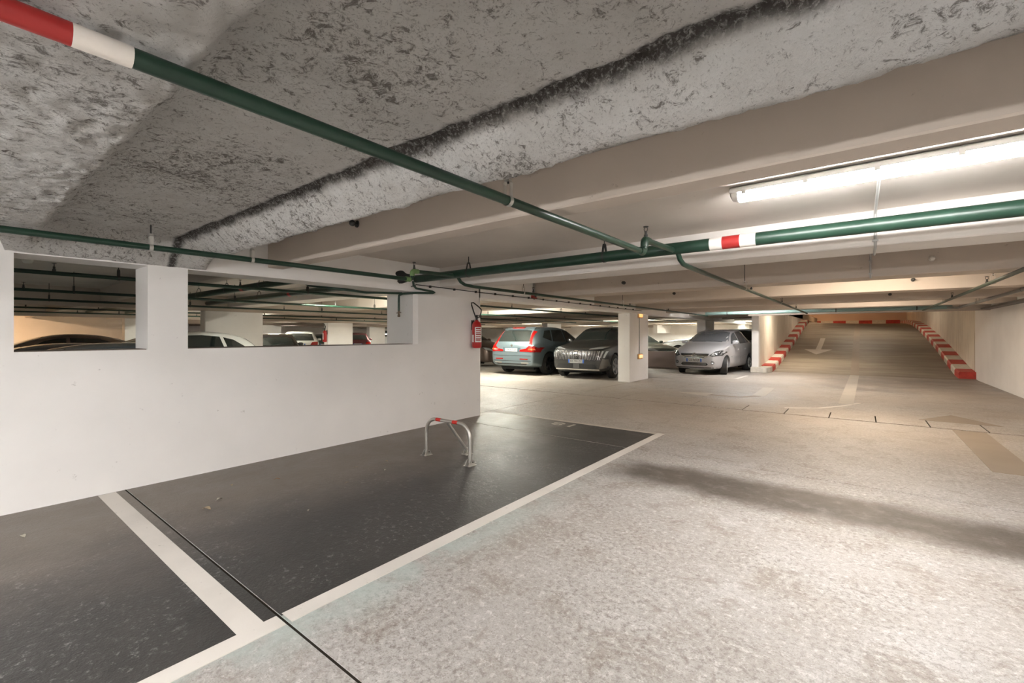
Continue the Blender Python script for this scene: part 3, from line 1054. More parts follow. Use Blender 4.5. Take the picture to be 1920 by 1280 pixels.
# ------------------------------------------------------------------ dry leaves and litter on the bay
def leaf(x, y, rz, s, label, col):
    m = MB()
    n = 7
    vs = []
    for i in range(n):
        t = i / (n - 1)
        w = .022 * math.sin(PI * t) ** .8 + .001
        z = .006 + .012 * math.sin(PI * t) + .004 * math.sin(5 * t)
        vs += [(t * .085 - .04, -w, z + .006), (t * .085 - .04, 0, z - .002), (t * .085 - .04, w, z + .004)]
    fs = []
    for i in range(n - 1):
        a = i * 3
        fs += [(a, a + 1, a + 4, a + 3), (a + 1, a + 2, a + 5, a + 4)]
    m.add(vs, fs)
    m.tube([(-.04, 0, .006), (-.065, .004, .004)], .0015, 5)
    o = m.build('dry_leaf', simple('leaf_' + col, {'tan': (.36, .28, .18), 'rust': (.30, .13, .05), 'pale': (.5, .46, .38)}[col], .8), None, 60)
    o.location = (x, y, .002); o.rotation_euler = (0, 0, rz); o.scale = (s * .75,) * 3
    tag(o, label, 'leaf', 'dry leaves on the dark bay')


LV = [(-3.99, 1.28, .4, 1.1, 'curled tan leaf lying right of the cross line', 'tan'), (-4.15, 1.42, 2.0, .8, 'small pale leaf just behind the curled tan leaf', 'pale'),
      (-4.30, 1.95, 1.0, .7, 'rust coloured leaf near the middle of the bay', 'rust'), (-4.45, 1.62, 3.0, .7, 'tiny tan leaf close to the white wall', 'tan'),
      (-4.42, .35, .2, .8, 'pale leaf in the nearest bay at the picture edge', 'pale'), (-4.05, 2.62, .9, .6, 'tan leaf left of the parking hoop', 'tan'),
      (-3.75, 2.75, 2.2, .6, 'pale leaf before the parking hoop', 'pale'), (-4.0, 2.95, .1, .55, 'small tan leaf at the hoop foot', 'tan'),
      (-3.7, 2.3, 1.4, .5, 'tan leaf in the open middle of the bay', 'tan'), (-3.35, 1.75, 2.7, .5, 'pale leaf where the bay turns black', 'pale')]
for a in LV:
    leaf(*a)

# ------------------------------------------------------------------ cars
def paint(name, col, metal=.5, rough=.34):
    key = 'paint_' + name
    if key in MATS: return MATS[key]
    t = NT(key)
    fl = t.noise(260, 2)
    t.set(Base_Color=t.ramp(fl, [(.35, tuple(c * .93 for c in col)), (.65, tuple(min(1, c * 1.07) for c in col))]), Metallic=metal, Roughness=rough, Coat_Weight=.8, Coat_Roughness=.05)
    MATS[key] = t.m
    return t.m


def glass_mat():
    t = NT('car_glass')
    t.set(Base_Color=t.ramp(t.noise(3, 2), [(.3, (.012, .016, .015)), (.7, (.03, .036, .034))]), Roughness=.06, IOR=1.6)
    t.b.inputs['Specular IOR Level'].default_value = .8
    return t.m


M_glass = glass_mat()
M_rubber = simple('tyre_rubber', (.022, .021, .020), .75)
M_alloy = simple('alloy_rim', (.55, .55, .55), .3, .8)
M_alloy_d = simple('black_alloy_rim', (.05, .05, .052), .3, .6)
M_tail = simple('tail_lamp_red', (.30, .006, .005), .12, coat=.8)
M_amber = simple('tail_lamp_amber', (.65, .10, .03), .15, coat=.8)
M_lens = simple('headlamp_lens', (.55, .57, .58), .08, .5, coat=1.0)
M_lens_d = simple('headlamp_dark', (.10, .105, .11), .08, .5, coat=1.0)
M_chrome = simple('chrome_trim', (.72, .72, .71), .15, 1.0)
M_trim = simple('black_trim', (.02, .02, .021), .45)
M_well = simple('wheel_well', (.008, .008, .008), .9)
M_plate = simple('plate_white', (.42, .42, .41), .6)
M_eu = simple('plate_blue', (.03, .12, .50), .4)
M_ink = simple('plate_ink', (.02, .02, .02), .5)

# x (forward), top height, belt height, width factor, roof half-width factor, underside height
TYPES = {
    'suv': dict(L=4.70, W=1.90, r=.375, ax=(1.42, -1.42), st=[
        (2.35, .80, .70, .66, .90, .30), (2.30, .93, .85, .82, .90, .24), (2.12, 1.00, .91, .93, .90, .22), (1.80, 1.05, .96, .985, .90, .22),
        (1.30, 1.10, 1.01, 1.0, .90, .22), (.92, 1.145, 1.04, 1.0, .89, .22), (.78, 1.19, 1.05, 1.0, .86, .22), (.45, 1.385, 1.055, 1.0, .79, .22), (.12, 1.545, 1.06, 1.0, .745, .22),
        (-.15, 1.615, 1.065, 1.0, .735, .22), (-.7, 1.655, 1.07, 1.0, .73, .22), (-1.3, 1.64, 1.08, 1.0, .725, .22), (-1.75, 1.60, 1.09, .995, .71, .23),
        (-1.95, 1.55, 1.09, .985, .70, .24), (-2.12, 1.33, 1.08, .97, .76, .27), (-2.24, 1.11, 1.02, .95, .88, .30), (-2.32, 1.02, .93, .92, .91, .33), (-2.35, .80, .70, .84, .92, .38)],
        win=[[(.58, 1.10), (.10, 1.455), (-.02, 1.505), (-.26, 1.525), (-.24, 1.105)], [(-.32, 1.11), (-.34, 1.53), (-1.0, 1.525), (-1.13, 1.135)], [(-1.21, 1.145), (-1.09, 1.52), (-1.42, 1.50), (-1.66, 1.27)]],
        ws=[(-.73, 1.20), (.73, 1.20), (.60, 1.53), (.3, 1.575), (-.3, 1.575), (-.60, 1.53)],
        rw=[(-.68, 1.13), (.68, 1.13), (.58, 1.50), (.3, 1.53), (-.3, 1.53), (-.58, 1.50)], mir=(.52, 1.10)),
    'hatch': dict(L=3.85, W=1.68, r=.295, ax=(1.20, -1.26), st=[
        (1.925, .58, .48, .64, .9, .24), (1.89, .70, .60, .80, .9, .19), (1.76, .80, .70, .91, .9, .18), (1.50, .90, .79, .975, .90, .18),
        (1.15, .985, .88, 1.0, .90, .18), (.92, 1.03, .92, 1.0, .885, .18), (.78, 1.09, .935, 1.0, .85, .18), (.45, 1.27, .94, 1.0, .78, .18), (.12, 1.41, .945, 1.0, .735, .18),
        (-.15, 1.475, .95, 1.0, .72, .18), (-.6, 1.515, .96, 1.0, .71, .18), (-1.05, 1.49, .975, .995, .695, .18), (-1.40, 1.41, .99, .985, .67, .19),
        (-1.58, 1.31, .99, .975, .68, .20), (-1.75, 1.10, .97, .96, .78, .23), (-1.84, .96, .88, .93, .87, .27), (-1.90, .86, .78, .89, .9, .30), (-1.925, .65, .55, .80, .9, .34)],
        win=[[(.62, 1.0), (.22, 1.275), (.02, 1.355), (-.16, 1.39), (-.20, .995)], [(-.27, 1.0), (-.22, 1.40), (-.62, 1.41), (-.95, 1.375), (-1.02, 1.015)], [(-1.09, 1.02), (-1.02, 1.36), (-1.22, 1.30), (-1.42, 1.14), (-1.46, 1.06)]],
        ws=[(-.70, 1.08), (.70, 1.08), (.57, 1.385), (.3, 1.43), (-.3, 1.43), (-.57, 1.385)],
        rw=[(-.58, 1.06), (.58, 1.06), (.50, 1.32), (.25, 1.36), (-.25, 1.36), (-.50, 1.32)], mir=(.55, .99)),
    'sedan': dict(L=4.65, W=1.82, r=.33, ax=(1.40, -1.38), st=[
        (2.325, .60, .50, .64, .9, .22), (2.28, .72, .62, .82, .9, .17), (2.10, .80, .70, .93, .9, .16), (1.75, .88, .78, .985, .9, .16),
        (1.20, .945, .85, 1.0, .9, .16), (.95, .975, .87, 1.0, .88, .16), (.75, 1.05, .88, 1.0, .83, .16), (.35, 1.25, .89, 1.0, .74, .16), (.0, 1.385, .90, 1.0, .70, .16),
        (-.35, 1.43, .905, 1.0, .69, .16), (-.85, 1.415, .915, 1.0, .685, .16), (-1.25, 1.32, .93, .99, .68, .16), (-1.6, 1.16, .94, .98, .74, .17),
        (-1.85, 1.045, .95, .97, .85, .19), (-2.1, 1.02, .94, .95, .90, .23), (-2.25, .98, .89, .91, .91, .27), (-2.325, .70, .60, .82, .9, .33)],
        win=[[(.62, .94), (.08, 1.245), (-.10, 1.295), (-.28, 1.31), (-.28, .945)], [(-.35, .95), (-.35, 1.315), (-.85, 1.295), (-1.10, 1.20), (-1.22, .965)]],
        ws=[(-.70, 1.0), (.70, 1.0), (.56, 1.30), (.3, 1.35), (-.3, 1.35), (-.56, 1.30)],
        rw=[(-.62, 1.08), (.62, 1.08), (.50, 1.28), (.2, 1.31), (-.2, 1.31), (-.50, 1.28)], mir=(.55, .94)),
    'van': dict(L=5.2, W=1.98, r=.34, ax=(1.65, -1.55), st=[
        (2.6, .80, .70, .68, .9, .26), (2.55, .98, .88, .85, .9, .2), (2.35, 1.06, .96, .95, .9, .2), (1.95, 1.14, 1.03, 1.0, .9, .2),
        (1.75, 1.22, 1.05, 1.0, .87, .2), (1.35, 1.58, 1.06, 1.0, .83, .2), (1.0, 1.86, 1.07, 1.0, .82, .2), (.6, 1.96, 1.08, 1.0, .82, .2),
        (-1.0, 1.99, 1.08, 1.0, .82, .2), (-2.3, 1.98, 1.08, .995, .82, .22), (-2.5, 1.94, 1.08, .985, .82, .25), (-2.58, 1.6, 1.05, .97, .85, .3), (-2.6, 1.0, .80, .95, .9, .36)],
        win=[[(1.38, 1.12), (.98, 1.55), (.5, 1.60), (.5, 1.12)]],
        ws=[(-.75, 1.25), (.75, 1.25), (.64, 1.72), (-.64, 1.72)], rw=[(-.62, 1.22), (-.06, 1.22), (-.06, 1.70), (-.58, 1.70)], mir=(1.25, 1.15)),
}


def ring(L, W, st):
    x, zt, zb, wf, rf, z0 = st
    w = W / 2 * wf
    wr = w * rf
    a = (.955 * w, zb + .02); b = (wr, zt - .065)
    if b[1] < a[1] + .01: a = (.955 * w, b[1] - .015)
    zm = z0 + (zb - z0) * .62
    half = [(.62 * w, z0), (.90 * w, z0 + .015), (.975 * w, z0 + .09), (.995 * w, z0 + .24), (w, zm), (.985 * w, a[1] - .05), a,
            ((a[0] * .5 + b[0] * .5) + .008, (a[1] + b[1]) / 2), b, (wr * .93, zt - .022), (wr * .62, zt - .004)]
    pts = [(0, z0)] + half + [(0, zt)] + [(-p[0], p[1]) for p in reversed(half)]
    return [(x, y, z) for y, z in pts]


BODY = {}


def build_type(key):
    T = TYPES[key]
    rings = [ring(T['L'], T['W'], s) for s in T['st']]
    n = len(rings[0])
    vs = [p for r in rings for p in r]
    fs = []
    for i in range(len(rings) - 1):
        for k in range(n):
            fs.append((i * n + k, i * n + (k + 1) % n, (i + 1) * n + (k + 1) % n, (i + 1) * n + k))
    fs += [tuple(range(n)), tuple((len(rings) - 1) * n + k for k in range(n - 1, -1, -1))]
    me = bpy.data.meshes.new('body_cage')
    me.from_pydata(vs, [], fs); me.update()
    bm = bmesh.new(); bm.from_mesh(me); bmesh.ops.recalc_face_normals(bm, faces=bm.faces); bm.to_mesh(me); bm.free()
    o = bpy.data.objects.new('cage', me); COL.objects.link(o)
    o.modifiers.new('s', 'SUBSURF').levels = 2
    cut = MB()
    for ax in T['ax']:
        for s in (-1, 1):
            M = Matrix.Translation((ax, s * (T['W'] / 2 - .30), T['r'])) @ Matrix.Rotation(-s * PI / 2, 4, 'X')
            c = MB().lathe([(T['r'] + .055, 0), (T['r'] + .055, .60)], 32, M)
            cut.add(c.v, c.f)
    co = cut.build('cut', None)
    md = o.modifiers.new('b', 'BOOLEAN'); md.object = co; md.operation = 'DIFFERENCE'; md.solver = 'EXACT'
    bpy.context.view_layer.update()
    dg = bpy.context.evaluated_depsgraph_get()
    solid = bpy.data.meshes.new_from_object(o.evaluated_get(dg), depsgraph=dg)
    md.show_viewport = False; md.show_render = False
    dg.update()
    plain = bpy.data.meshes.new_from_object(o.evaluated_get(dg), depsgraph=dg)
    bm = bmesh.new(); bm.from_mesh(plain)
    bvh = BVHTree.FromBMesh(bm); bm.free()
    bpy.data.objects.remove(co); bpy.data.objects.remove(o)
    solid.materials.clear()
    solid.polygons.foreach_set('use_smooth', [True] * len(solid.polygons))
    solid.set_sharp_from_angle(angle=math.radians(38))
    # wheels
    r = T['r']
    ty = MB().lathe([(r * .64, -.105), (r * .86, -.108), (r * .96, -.098), (r, -.075), (r, .075), (r * .96, .098), (r * .86, .108), (r * .64, .105), (r * .60, .03), (.02, .03)], 30, Matrix.Rotation(PI / 2, 4, 'X'))
    tyo = ty.build('tyre', M_rubber, None, 40); tym = tyo.data; bpy.data.objects.remove(tyo)
    rims = {}
    for nm, ns, wide in (('five', 5, .075), ('ten', 10, .045), ('seven', 7, .06)):
        rm = MB()
        R = Matrix.Rotation(PI / 2, 4, 'X')      # local z -> -y
        rm.lathe([(r * .68, .106), (r * .67, .116), (r * .61, .112), (r * .59, .05)], 26, R, False)
        rm.lathe([(r * .18, .05), (r * .17, .10), (r * .10, .108), (.01, .11)], 14, R)
        for k in range(ns):
            a = 2 * PI * k / ns
            M = R @ Matrix.Rotation(a, 4, 'Z')
            rm.box(r * .10, r * .62, -wide * r * 1.6, wide * r * 1.6, .065, .104, M)
        ro = rm.build('rim', M_alloy, None, 30); rims[nm] = ro.data; bpy.data.objects.remove(ro)
    BODY[key] = (solid, bvh, tym, rims)


def panel(key, name, poly, view, mat, parent, off=.006, res=.07, origin=None):
    """a fitted panel: outline drawn in the side / front / rear / top view and laid on the body surface"""
    T = TYPES[key]; bvh = BODY[key][1]
    P = []
    for (a, b), (c, d) in zip(poly, poly[1:] + poly[:1]):
        n = max(1, int(math.hypot(c - a, d - b) / res))
        P += [(a + (c - a) * i / n, b + (d - b) * i / n) for i in range(n)]
    nb = len(P)
    x0, x1 = min(p[0] for p in P), max(p[0] for p in P); y0, y1 = min(p[1] for p in P), max(p[1] for p in P)
    pts = [Vector(p) for p in P]
    gx = max(1, int((x1 - x0) / res)); gy = max(1, int((y1 - y0) / res))
    for i in range(1, gx):
        for j in range(1, gy):
            q = (x0 + (x1 - x0) * i / gx, y0 + (y1 - y0) * j / gy)
            ins = False
            for (a, b), (c, d) in zip(P, P[1:] + P[:1]):
                if (b > q[1]) != (d > q[1]) and q[0] < (c - a) * (q[1] - b) / (d - b) + a:
                    ins = not ins
            if ins and min(math.hypot(q[0] - p[0], q[1] - p[1]) for p in P) > res * .4:
                pts.append(Vector(q))
    out = delaunay_2d_cdt(pts, [], [list(range(nb))], 1, 1e-5)
    v2, fs = out[0], out[2]
    V = []
    for q in v2:
        if view == 'L': o, d = Vector((q.x, 3, q.y)), Vector((0, -1, 0))
        elif view == 'R': o, d = Vector((q.x, -3, q.y)), Vector((0, 1, 0))
        elif view == 'F': o, d = Vector((5, q.x, q.y)), Vector((-1, 0, 0))
        elif view == 'B': o, d = Vector((-5, q.x, q.y)), Vector((1, 0, 0))
        else: o, d = Vector((q.x, q.y, 4)), Vector((0, 0, -1))
        loc, nor, _, _ = bvh.ray_cast(o, d)
        if loc is None:
            loc, nor, _, _ = bvh.find_nearest(o + d * 3)
        if nor.dot(d) > 0: nor = -nor
        V.append((loc + nor * off, loc - nor * .012))
    n = len(V)
    verts = [v[0] for v in V] + [v[1] for v in V]
    faces = [tuple(f) for f in fs]
    cnt = {}
    for f in fs:
        for a, b in zip(f, list(f[1:]) + [f[0]]):
            e = (min(a, b), max(a, b)); cnt[e] = cnt.get(e, 0) + 1
    faces += [(a, b, n + b, n + a) for (a, b), c in cnt.items() if c == 1]
    m = MB().add(verts, faces)
    return m.build(name, mat, parent, 35)


def mirror(poly):
    return [(-a, b) for a, b in reversed(poly)]


def rect(a0, a1, b0, b1):
    return [(a0, b0), (a1, b0), (a1, b1), (a0, b1)]


def plate(key, root, view, y, z, text, w=.52, h=.11, eu=True):
    T = TYPES[key]; bvh = BODY[key][1]
    s = 1 if view == 'F' else -1
    o = Vector((5 * s, y, z)); d = Vector((-s, 0, 0))
    loc, nor, _, _ = bvh.ray_cast(o, d)
    x = loc.x + s * .018
    M = Matrix(((0, 0, s, x), (s, 0, 0, y), (0, 1, 0, z), (0, 0, 0, 1)))
    p = MB().box(-w / 2, w / 2, -h / 2, h / 2, -.03, .004, M).build('number_plate', M_plate, root)
    if eu:
        for a, b in ((-w / 2, -w / 2 + .045), (w / 2 - .045, w / 2)):
            MB().box(a, b, -h / 2, h / 2, .004, .006, M).build('plate_band', M_eu, p)
    if text:
        text_mesh(text, .092, 'plate_text', M_ink, p, M @ Matrix.Translation((0, 0, .0055)) @ Matrix.Scale(.92, 4, (1, 0, 0)), .001)
    return p


M_glass_l = simple('reflection_glass', (.13, .138, .15), .08, coat=1.0)  # paler glass colour paints in reflections on the silver car's windows


def car(key, loc, heading, label, pm, rim='five', rimmat=None, steer=0.0, scale=(1, 1, 1), sides=True, front=None, rear=None, rails=False, cladding=False, glass=None, group=None):
    if key not in BODY: build_type(key)
    T = TYPES[key]
    solid, bvh, tym, rims = BODY[key]
    gm = glass or M_glass
    root = empty('car', (loc[0], loc[1], 0), math.radians(heading))
    root.scale = scale
    tag(root, label, 'car', group)
    b = link('car_body', solid.copy(), pm, root)
    r = T['r']
    for i, ax in enumerate(T['ax']):
        for s in (-1, 1):
            w = bpy.data.objects.new('wheel', tym.copy()); COL.objects.link(w)
            w.parent = root
            w.location = (ax, s * (T['W'] / 2 - .115), r)
            w.rotation_euler = (0, 0, (steer if i == 0 else 0) + (PI if s > 0 else 0))
            rm = rims[rim].copy()
            rm.materials.clear(); rm.materials.append(rimmat or M_alloy)
            ro = bpy.data.objects.new('rim', rm); COL.objects.link(ro); ro.parent = w
            MB().box(ax - r - .05, ax + r + .05, s * (T['W'] / 2 - .28), s * (T['W'] / 2 - .31), .12, r * 2 + .06).build('wheel_well', M_well, root)
    MB().box(-T['L'] * .42, T['L'] * .42, -T['W'] * .36, T['W'] * .36, .17, .30).build('underbody', M_well, root)
    for s, v in ((1, 'L'), (-1, 'R')):
        if sides:
            for wpoly in T['win']:
                panel(key, 'side_window', wpoly if v == 'L' else wpoly, v, gm, root)
            mx, mz = T['mir']
            hw_ = T['W'] / 2
            m = MB()
            m.lathe([(.02, -.055), (.075, -.045), (.092, 0), (.085, .05), (.05, .075), (.01, .082)], 12,
                    Matrix.Translation((mx, s * (hw_ + .07), mz + .06)) @ Matrix.Diagonal((.75, 1.25, 1, 1)))
            m.tube([(mx, s * (hw_ - .08), mz - .01), (mx, s * (hw_ + .04), mz + .02)], .025, 8)
            m.build('mirror', pm, root, 50)
            for hx in ((T['win'][0][-1][0] + .14), (T['win'][min(1, len(T['win']) - 1)][-1][0] + .18)):
                panel(key, 'door_handle', rect(hx - .10, hx + .10, T['mir'][1] - .20, T['mir'][1] - .165), v, pm, root, .022)
            for dx in (T['win'][0][-1][0] - .03,):
                panel(key, 'door_seam', rect(dx - .006, dx + .006, .35, T['mir'][1] - .02), v, M_trim, root, .0015)
        if cladding:
            panel(key, 'sill_cladding', rect(T['ax'][1] + r + .09, T['ax'][0] - r - .09, .235, .36), v, M_trim, root, .012)
    panel(key, 'windscreen', T['ws'], 'F', gm, root)
    panel(key, 'rear_window', T['rw'], 'B', gm, root)
    if rails:
        for s in (-1, 1):
            y = s * T['W'] / 2 * .70
            z = max(st[1] for st in T['st'])
            MB().tube([(.1, y, z - .11), (.0, y, z - .02), (-.7, y, z + .03), (-1.4, y, z + .0), (-1.6, y, z - .09)], .016, 8).build('roof_rail', M_trim, root, 60)
    if front: front(key, root, pm)
    if rear: rear(key, root, pm)
    return root


def both(key, name, poly, view, mat, root, off=.008, res=.05):
    panel(key, name, poly, view, mat, root, off, res)
    panel(key, name, mirror(poly), view, mat, root, off, res)


def plain_front(key, root, pm, text=None):
    z = TYPES[key]['st'][3][2]
    W = TYPES[key]['W'] / 2
    both(key, 'headlamp', [(W * .42, z - .16), (W * .84, z - .10), (W * .86, z - .0), (W * .60, z - .04)], 'F', M_lens, root)
    panel(key, 'grille', [(-W * .38, z - .22), (W * .38, z - .22), (W * .42, z - .10), (-W * .42, z - .10)], 'F', M_trim, root)
    panel(key, 'lower_grille', rect(-W * .55, W * .55, .30, .42), 'F', M_trim, root)
    plate(key, root, 'F', 0, z - .32, text)


def plain_rear(key, root, pm, text=None):
    z = TYPES[key]['st'][-3][2]
    W = TYPES[key]['W'] / 2
    both(key, 'tail_lamp', [(W * .52, z - .14), (W * .90, z - .16), (W * .92, z + .04), (W * .62, z + .02)], 'B', M_tail, root)
    panel(key, 'bumper_strip', rect(-W * .7, W * .7, .40, .46), 'B', M_trim, root)
    plate(key, root, 'B', 0, z - .12, text)


# ---- blue grey car seen from behind
def blue_rear(key, root, pm):
    lamp = [(.64, .80), (.93, .775), (.935, .93), (.80, 1.02), (.735, 1.22), (.70, 1.46), (.635, 1.49), (.665, 1.15), (.70, .985), (.60, .90), (.36, .86), (.36, .80)]
    both(key, 'tail_lamp', lamp, 'B', M_tail, root, .014, .05)
    for s in (1, -1):
        pl = [(.68, .85), (.90, .85), (.885, .90), (.72, .905)]
        panel(key, 'lamp_insert', pl if s > 0 else mirror(pl), 'B', M_amber, root, .019, .04)
        pl = [(.94 - .36, .555), (.60 - .30, .56), (.30, .585), (.58, .60)]
        pl = [(.36, .535), (.68, .53), (.68, .565), (.36, .57)]
        panel(key, 'reflector', pl if s > 0 else mirror(pl), 'B', M_tail, root, .010, .05)
        pl = [(.42, .40), (.74, .41), (.70, .445), (.40, .44)]
        panel(key, 'chrome_strip', pl if s > 0 else mirror(pl), 'B', M_chrome, root, .010, .05)
    panel(key, 'spoiler', [(-.62, 1.525), (.62, 1.525), (.58, 1.575), (-.58, 1.575)], 'B', pm, root, .05, .08)
    panel(key, 'brake_lamp', [(-.26, 1.54), (.26, 1.54), (.25, 1.568), (-.25, 1.568)], 'B', M_tail, root, .058, .08)
    panel(key, 'tailgate_seam', rect(-.80, .80, .655, .668), 'B', M_trim, root, .002, .08)
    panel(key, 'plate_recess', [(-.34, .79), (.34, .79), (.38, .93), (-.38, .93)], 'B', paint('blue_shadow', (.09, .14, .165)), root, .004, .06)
    panel(key, 'bumper_step', rect(-.80, .80, .475, .49), 'B', M_trim, root, .002, .08)
    panel(key, 'lower_apron', [(-.66, .40), (.66, .40), (.60, .36), (-.60, .36)], 'B', M_trim, root, .004, .08)
    m = MB().lathe([(.04, 0), (.042, .006), (.03, .010), (.01, .011)], 18, Matrix.Translation((-2.325, 0, 1.0)) @ Matrix.Rotation(-PI / 2, 4, 'Y'))
    m.build('emblem', M_chrome, root, 40)
    plate(key, root, 'B', 0, .855, 'CM 417 GB', eu=False)


P_blue = paint('blue_grey', (.165, .215, .24))
car('suv', (-9.35, 14.30), 90, 'blue grey car seen from behind, beside the dark grey car', P_blue, 'five', M_alloy_d, rails=False, cladding=True, rear=blue_rear, front=plain_front)


# ---- dark grey car facing the viewer
def grey_front(key, root, pm):
    W = .95
    panel(key, 'grille', [(-.62, .56), (.62, .56), (.74, .80), (.66, .875), (-.66, .875), (-.74, .80)], 'F', M_trim, root, .006, .06)
    g = simple('grille_chrome', (.45, .45, .46), .25, .9)
    for i in range(29):
        y = -.67 + i * 1.34 / 28
        if abs(y) < .085: continue
        lo = .585 + .012 * abs(math.sin(i)); hi = .865
        k = y * .12
        panel(key, 'grille_bar', [(y - .009 + k, lo), (y + .009 + k, lo), (y + .011, hi), (y - .011, hi)], 'F', g, root, .013, .06)
    both(key, 'headlamp', [(.40, .905), (.78, .93), (.86, .985), (.70, .985), (.42, .925)], 'F', M_lens, root, .010, .05)
    for s in (1, -1):
        for j in range(3):
            a = .66 + j * .075
            pl = [(a, .66), (a + .035, .66), (a + .085, .86), (a + .05, .86)]
            panel(key, 'claw_light', pl if s > 0 else mirror(pl), 'F', M_lens, root, .016, .06)
        pl = [(.72, .33), (.92, .36), (.90, .62), (.80, .64)]
        panel(key, 'bumper_corner', pl if s > 0 else mirror(pl), 'F', paint('grey_light', (.16, .15, .135)), root, .012, .06)
    panel(key, 'lower_grille', [(-.70, .34), (.70, .34), (.60, .47), (-.60, .47)], 'F', M_trim, root, .006, .06)
    panel(key, 'radar_cover', rect(-.10, .10, .34, .47), 'F', simple('grey_trim', (.10, .10, .10), .4), root, .014, .06)
    panel(key, 'skid_strip', [(-.72, .285), (.72, .285), (.72, .315), (-.72, .315)], 'F', M_chrome, root, .010, .06)
    panel(key, 'bonnet_edge', rect(-.62, .62, .885, .90), 'F', M_trim, root, .003, .06)
    sh = [(-.075, .86), (-.075, .74), (-.045, .67), (0, .635), (.045, .67), (.075, .74), (.075, .86), (0, .875)]
    sb = panel(key, 'emblem', sh, 'F', M_chrome, root, .022, .04)
    panel(key, 'emblem_field', [(a * .8, .755 + (b - .755) * .84) for a, b in sh], 'F', M_trim, sb, .026, .04)
    panel(key, 'emblem_figure', [(-.035, .70), (-.005, .672), (.035, .73), (.018, .77), (.04, .80), (.015, .84), (-.03, .83), (-.045, .79), (-.02, .76), (-.04, .735)], 'F', M_chrome, sb, .029, .04)
    plate(key, root, 'F', 0, .545, 'HF 790 ZC')


P_grey = paint('anthracite', (.055, .055, .053), .55)
car('suv', (-7.12, 14.30), -85, 'dark grey car facing the viewer, left of the white column', P_grey, 'five', M_alloy, cladding=True, front=grey_front, rear=plain_rear, scale=(.94, 1, 1))


# ---- silver hatchback
def silver_front(key, root, pm):
    gr = [(-.40, .60), (.40, .60), (.50, .665), (.46, .70), (-.46, .70), (-.50, .665)]
    gr = [(-.30, .555), (.30, .555), (.45, .62), (.485, .69), (-.485, .69), (-.45, .62)]
    panel(key, 'grille', gr, 'F', M_trim, root, .006, .05)
    for zc in (.60, .645):
        panel(key, 'grille_bar', rect(-.42, .42, zc - .009, zc + .009), 'F', M_chrome, root, .012, .06)
    panel(key, 'grille_frame', [(-.33, .54), (.33, .54), (.48, .61), (.46, .62), (.31, .56), (-.31, .56), (-.46, .62), (-.48, .61)], 'F', M_chrome, root, .014, .06)
    for dz in (0, .035):
        c = [(-.085, .625 + dz), (0, .675 + dz), (.085, .625 + dz), (.085, .605 + dz), (0, .65 + dz), (-.085, .605 + dz)]
        panel(key, 'emblem', c, 'F', M_chrome, root, .02, .06)
    hl = [(.50, .635), (.60, .60), (.80, .63), (.83, .74), (.78, .80), (.64, .765)]
    for s in (1, -1):
        pl = hl if s > 0 else mirror(hl)
        h = panel(key, 'headlamp', pl, 'F', M_lens_d, root, .010, .05)
        q = [(.56, .64), (.66, .63), (.68, .71), (.60, .715)]
        panel(key, 'reflector_bowl', q if s > 0 else mirror(q), 'F', M_lens, h, .014, .05)
        q = [(.70, .645), (.78, .66), (.79, .74), (.71, .73)]
        panel(key, 'reflector_bowl', q if s > 0 else mirror(q), 'F', M_lens, h, .014, .05)
        cc = [(s * .60 + .052 * math.cos(a), .405 + .052 * math.sin(a)) for a in [2 * PI * k / 14 for k in range(14)]]
        f = panel(key, 'fog_lamp', cc, 'F', M_trim, root, .008, .05)
        cc = [(s * .60 + .036 * math.cos(a), .405 + .036 * math.sin(a)) for a in [2 * PI * k / 12 for k in range(12)]]
        panel(key, 'fog_lens', cc, 'F', M_lens, f, .014, .05)
    panel(key, 'lower_grille', [(-.40, .30), (.40, .30), (.46, .345), (.40, .40), (-.40, .40), (-.46, .345)], 'F', M_trim, root, .006, .05)
    for zc in (.33, .368):
        panel(key, 'grille_bar', rect(-.40, .40, zc - .007, zc + .007), 'F', M_chrome, root, .012, .06)
    panel(key, 'bumper_lip', [(-.70, .225), (.70, .225), (.70, .25), (-.70, .25)], 'F', M_trim, root, .006, .08)
    for s in ('L', 'R'):
        panel(key, 'rub_strip', rect(-.90, .74, .56, .60), s, pm, root, .016, .08)
    MB().tube([(.82, .55, 1.075), (.80, .05, 1.085)], .009, 6).build('wiper', M_trim, root)
    MB().tube([(.82, -.02, 1.085), (.80, -.5, 1.075)], .009, 6).build('wiper', M_trim, root)
    plate(key, root, 'F', 0, .475, 'CD 923 JF')


P_silver = paint('silver', (.50, .50, .52), .35)
car('hatch', (-4.33, 17.9), -96, 'silver hatchback with turned front wheels facing the viewer', P_silver, 'seven', M_grey, steer=.30, front=silver_front, rear=plain_rear, scale=(1, 1.0, 1.04), glass=M_glass_l)

# ---- the other parked cars
P_brown = paint('dark_brown', (.11, .075, .06))
P_black = paint('black', (.018, .018, .018), .3)
P_dark = paint('dark_slate', (.12, .115, .11))
P_white = paint('white', (.72, .73, .71), .0, .3)
P_sblue = paint('silver_blue', (.42, .46, .54))
P_green = paint('dark_green', (.07, .085, .07))
P_taupe = paint('taupe', (.26, .20, .165))
P_slate2 = paint('slate_blue', (.27, .34, .40))

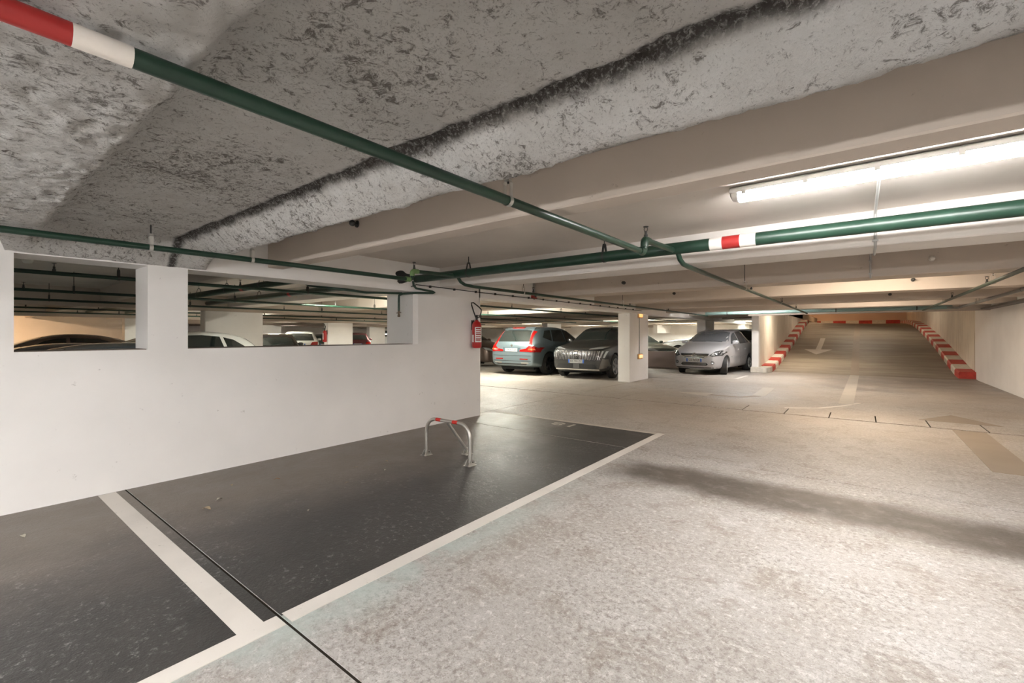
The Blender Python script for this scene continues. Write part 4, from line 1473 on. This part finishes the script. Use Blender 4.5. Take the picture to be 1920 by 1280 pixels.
pf = plain_front; pr_ = plain_rear
car('hatch', (-14.35, 14.95), 0, 'dark brown car nosing out past the end of the white wall', P_brown, 'ten', front=pf, rear=pr_, scale=(1.05, 1.05, 1.05))
car('hatch', (-13.9, 19.6), -70, 'black car behind the blue grey car', P_black, 'seven', front=pf, rear=pr_)
car('sedan', (-8.75, 21.3), -35, 'dark green car with a bright headlamp behind the low parapet', P_green, 'seven', front=pf, rear=pr_)
car('suv', (-6.9, 26.6), -165, 'white car with dark windows standing behind the low parapet', P_white, 'five', front=pf, rear=pr_)
car('hatch', (-12.2, 26.4), -80, 'pale car deep in the row behind the dark grey car', P_sblue, 'five', front=pf, rear=pr_)
car('suv', (-4.15, 23.6), 88, 'silver blue car parked behind the silver hatchback', P_sblue, 'five', front=pf, rear=pr_)
# behind the left wall
car('sedan', (-15.6, 1.6), -90, 'taupe saloon at the back of the small opening', P_taupe, 'seven', front=pf, rear=pr_, scale=(1, 1, .97))
car('sedan', (-9.6, .80), -92, 'dark slate saloon roof low in the small opening', P_dark, 'seven', front=pf, rear=pr_, scale=(1, 1, .865))
car('sedan', (-7.2, .92), -90, 'slate blue car roof nearest in the small opening', P_slate2, 'seven', front=pf, rear=pr_, scale=(1, 1, .885))
car('hatch', (-12.15, 2.95), -90, 'white car with dark windows at the left of the long opening', P_white, 'five', front=pf, rear=pr_, scale=(1.05, 1.02, .955))
car('hatch', (-18.2, 8.2), 156, 'black hatchback in the middle of the long opening', P_black, 'five', front=pf, rear=pr_, scale=(1, 1, .93))
car('suv', (-25.4, 12.8), 153, 'white car seen from behind in the long opening', P_white, 'five', rear=pr_, front=pf, scale=(1, 1, .94))
car('hatch', (-29.7, 16.6), 153, 'dark green car squeezed between the white car and the extinguisher column', P_green, 'five', rear=pr_, front=pf, scale=(1, 1, .95))
car('hatch', (-26.7, 17.3), 149, 'burgundy car right of the extinguisher column', paint('burgundy', (.09, .02, .025)), 'five', rear=pr_, front=pf)
car('van', (-31.8, 22.8), 147, 'white van at the right end of the long opening', P_white, 'five', rear=pr_, front=pf)
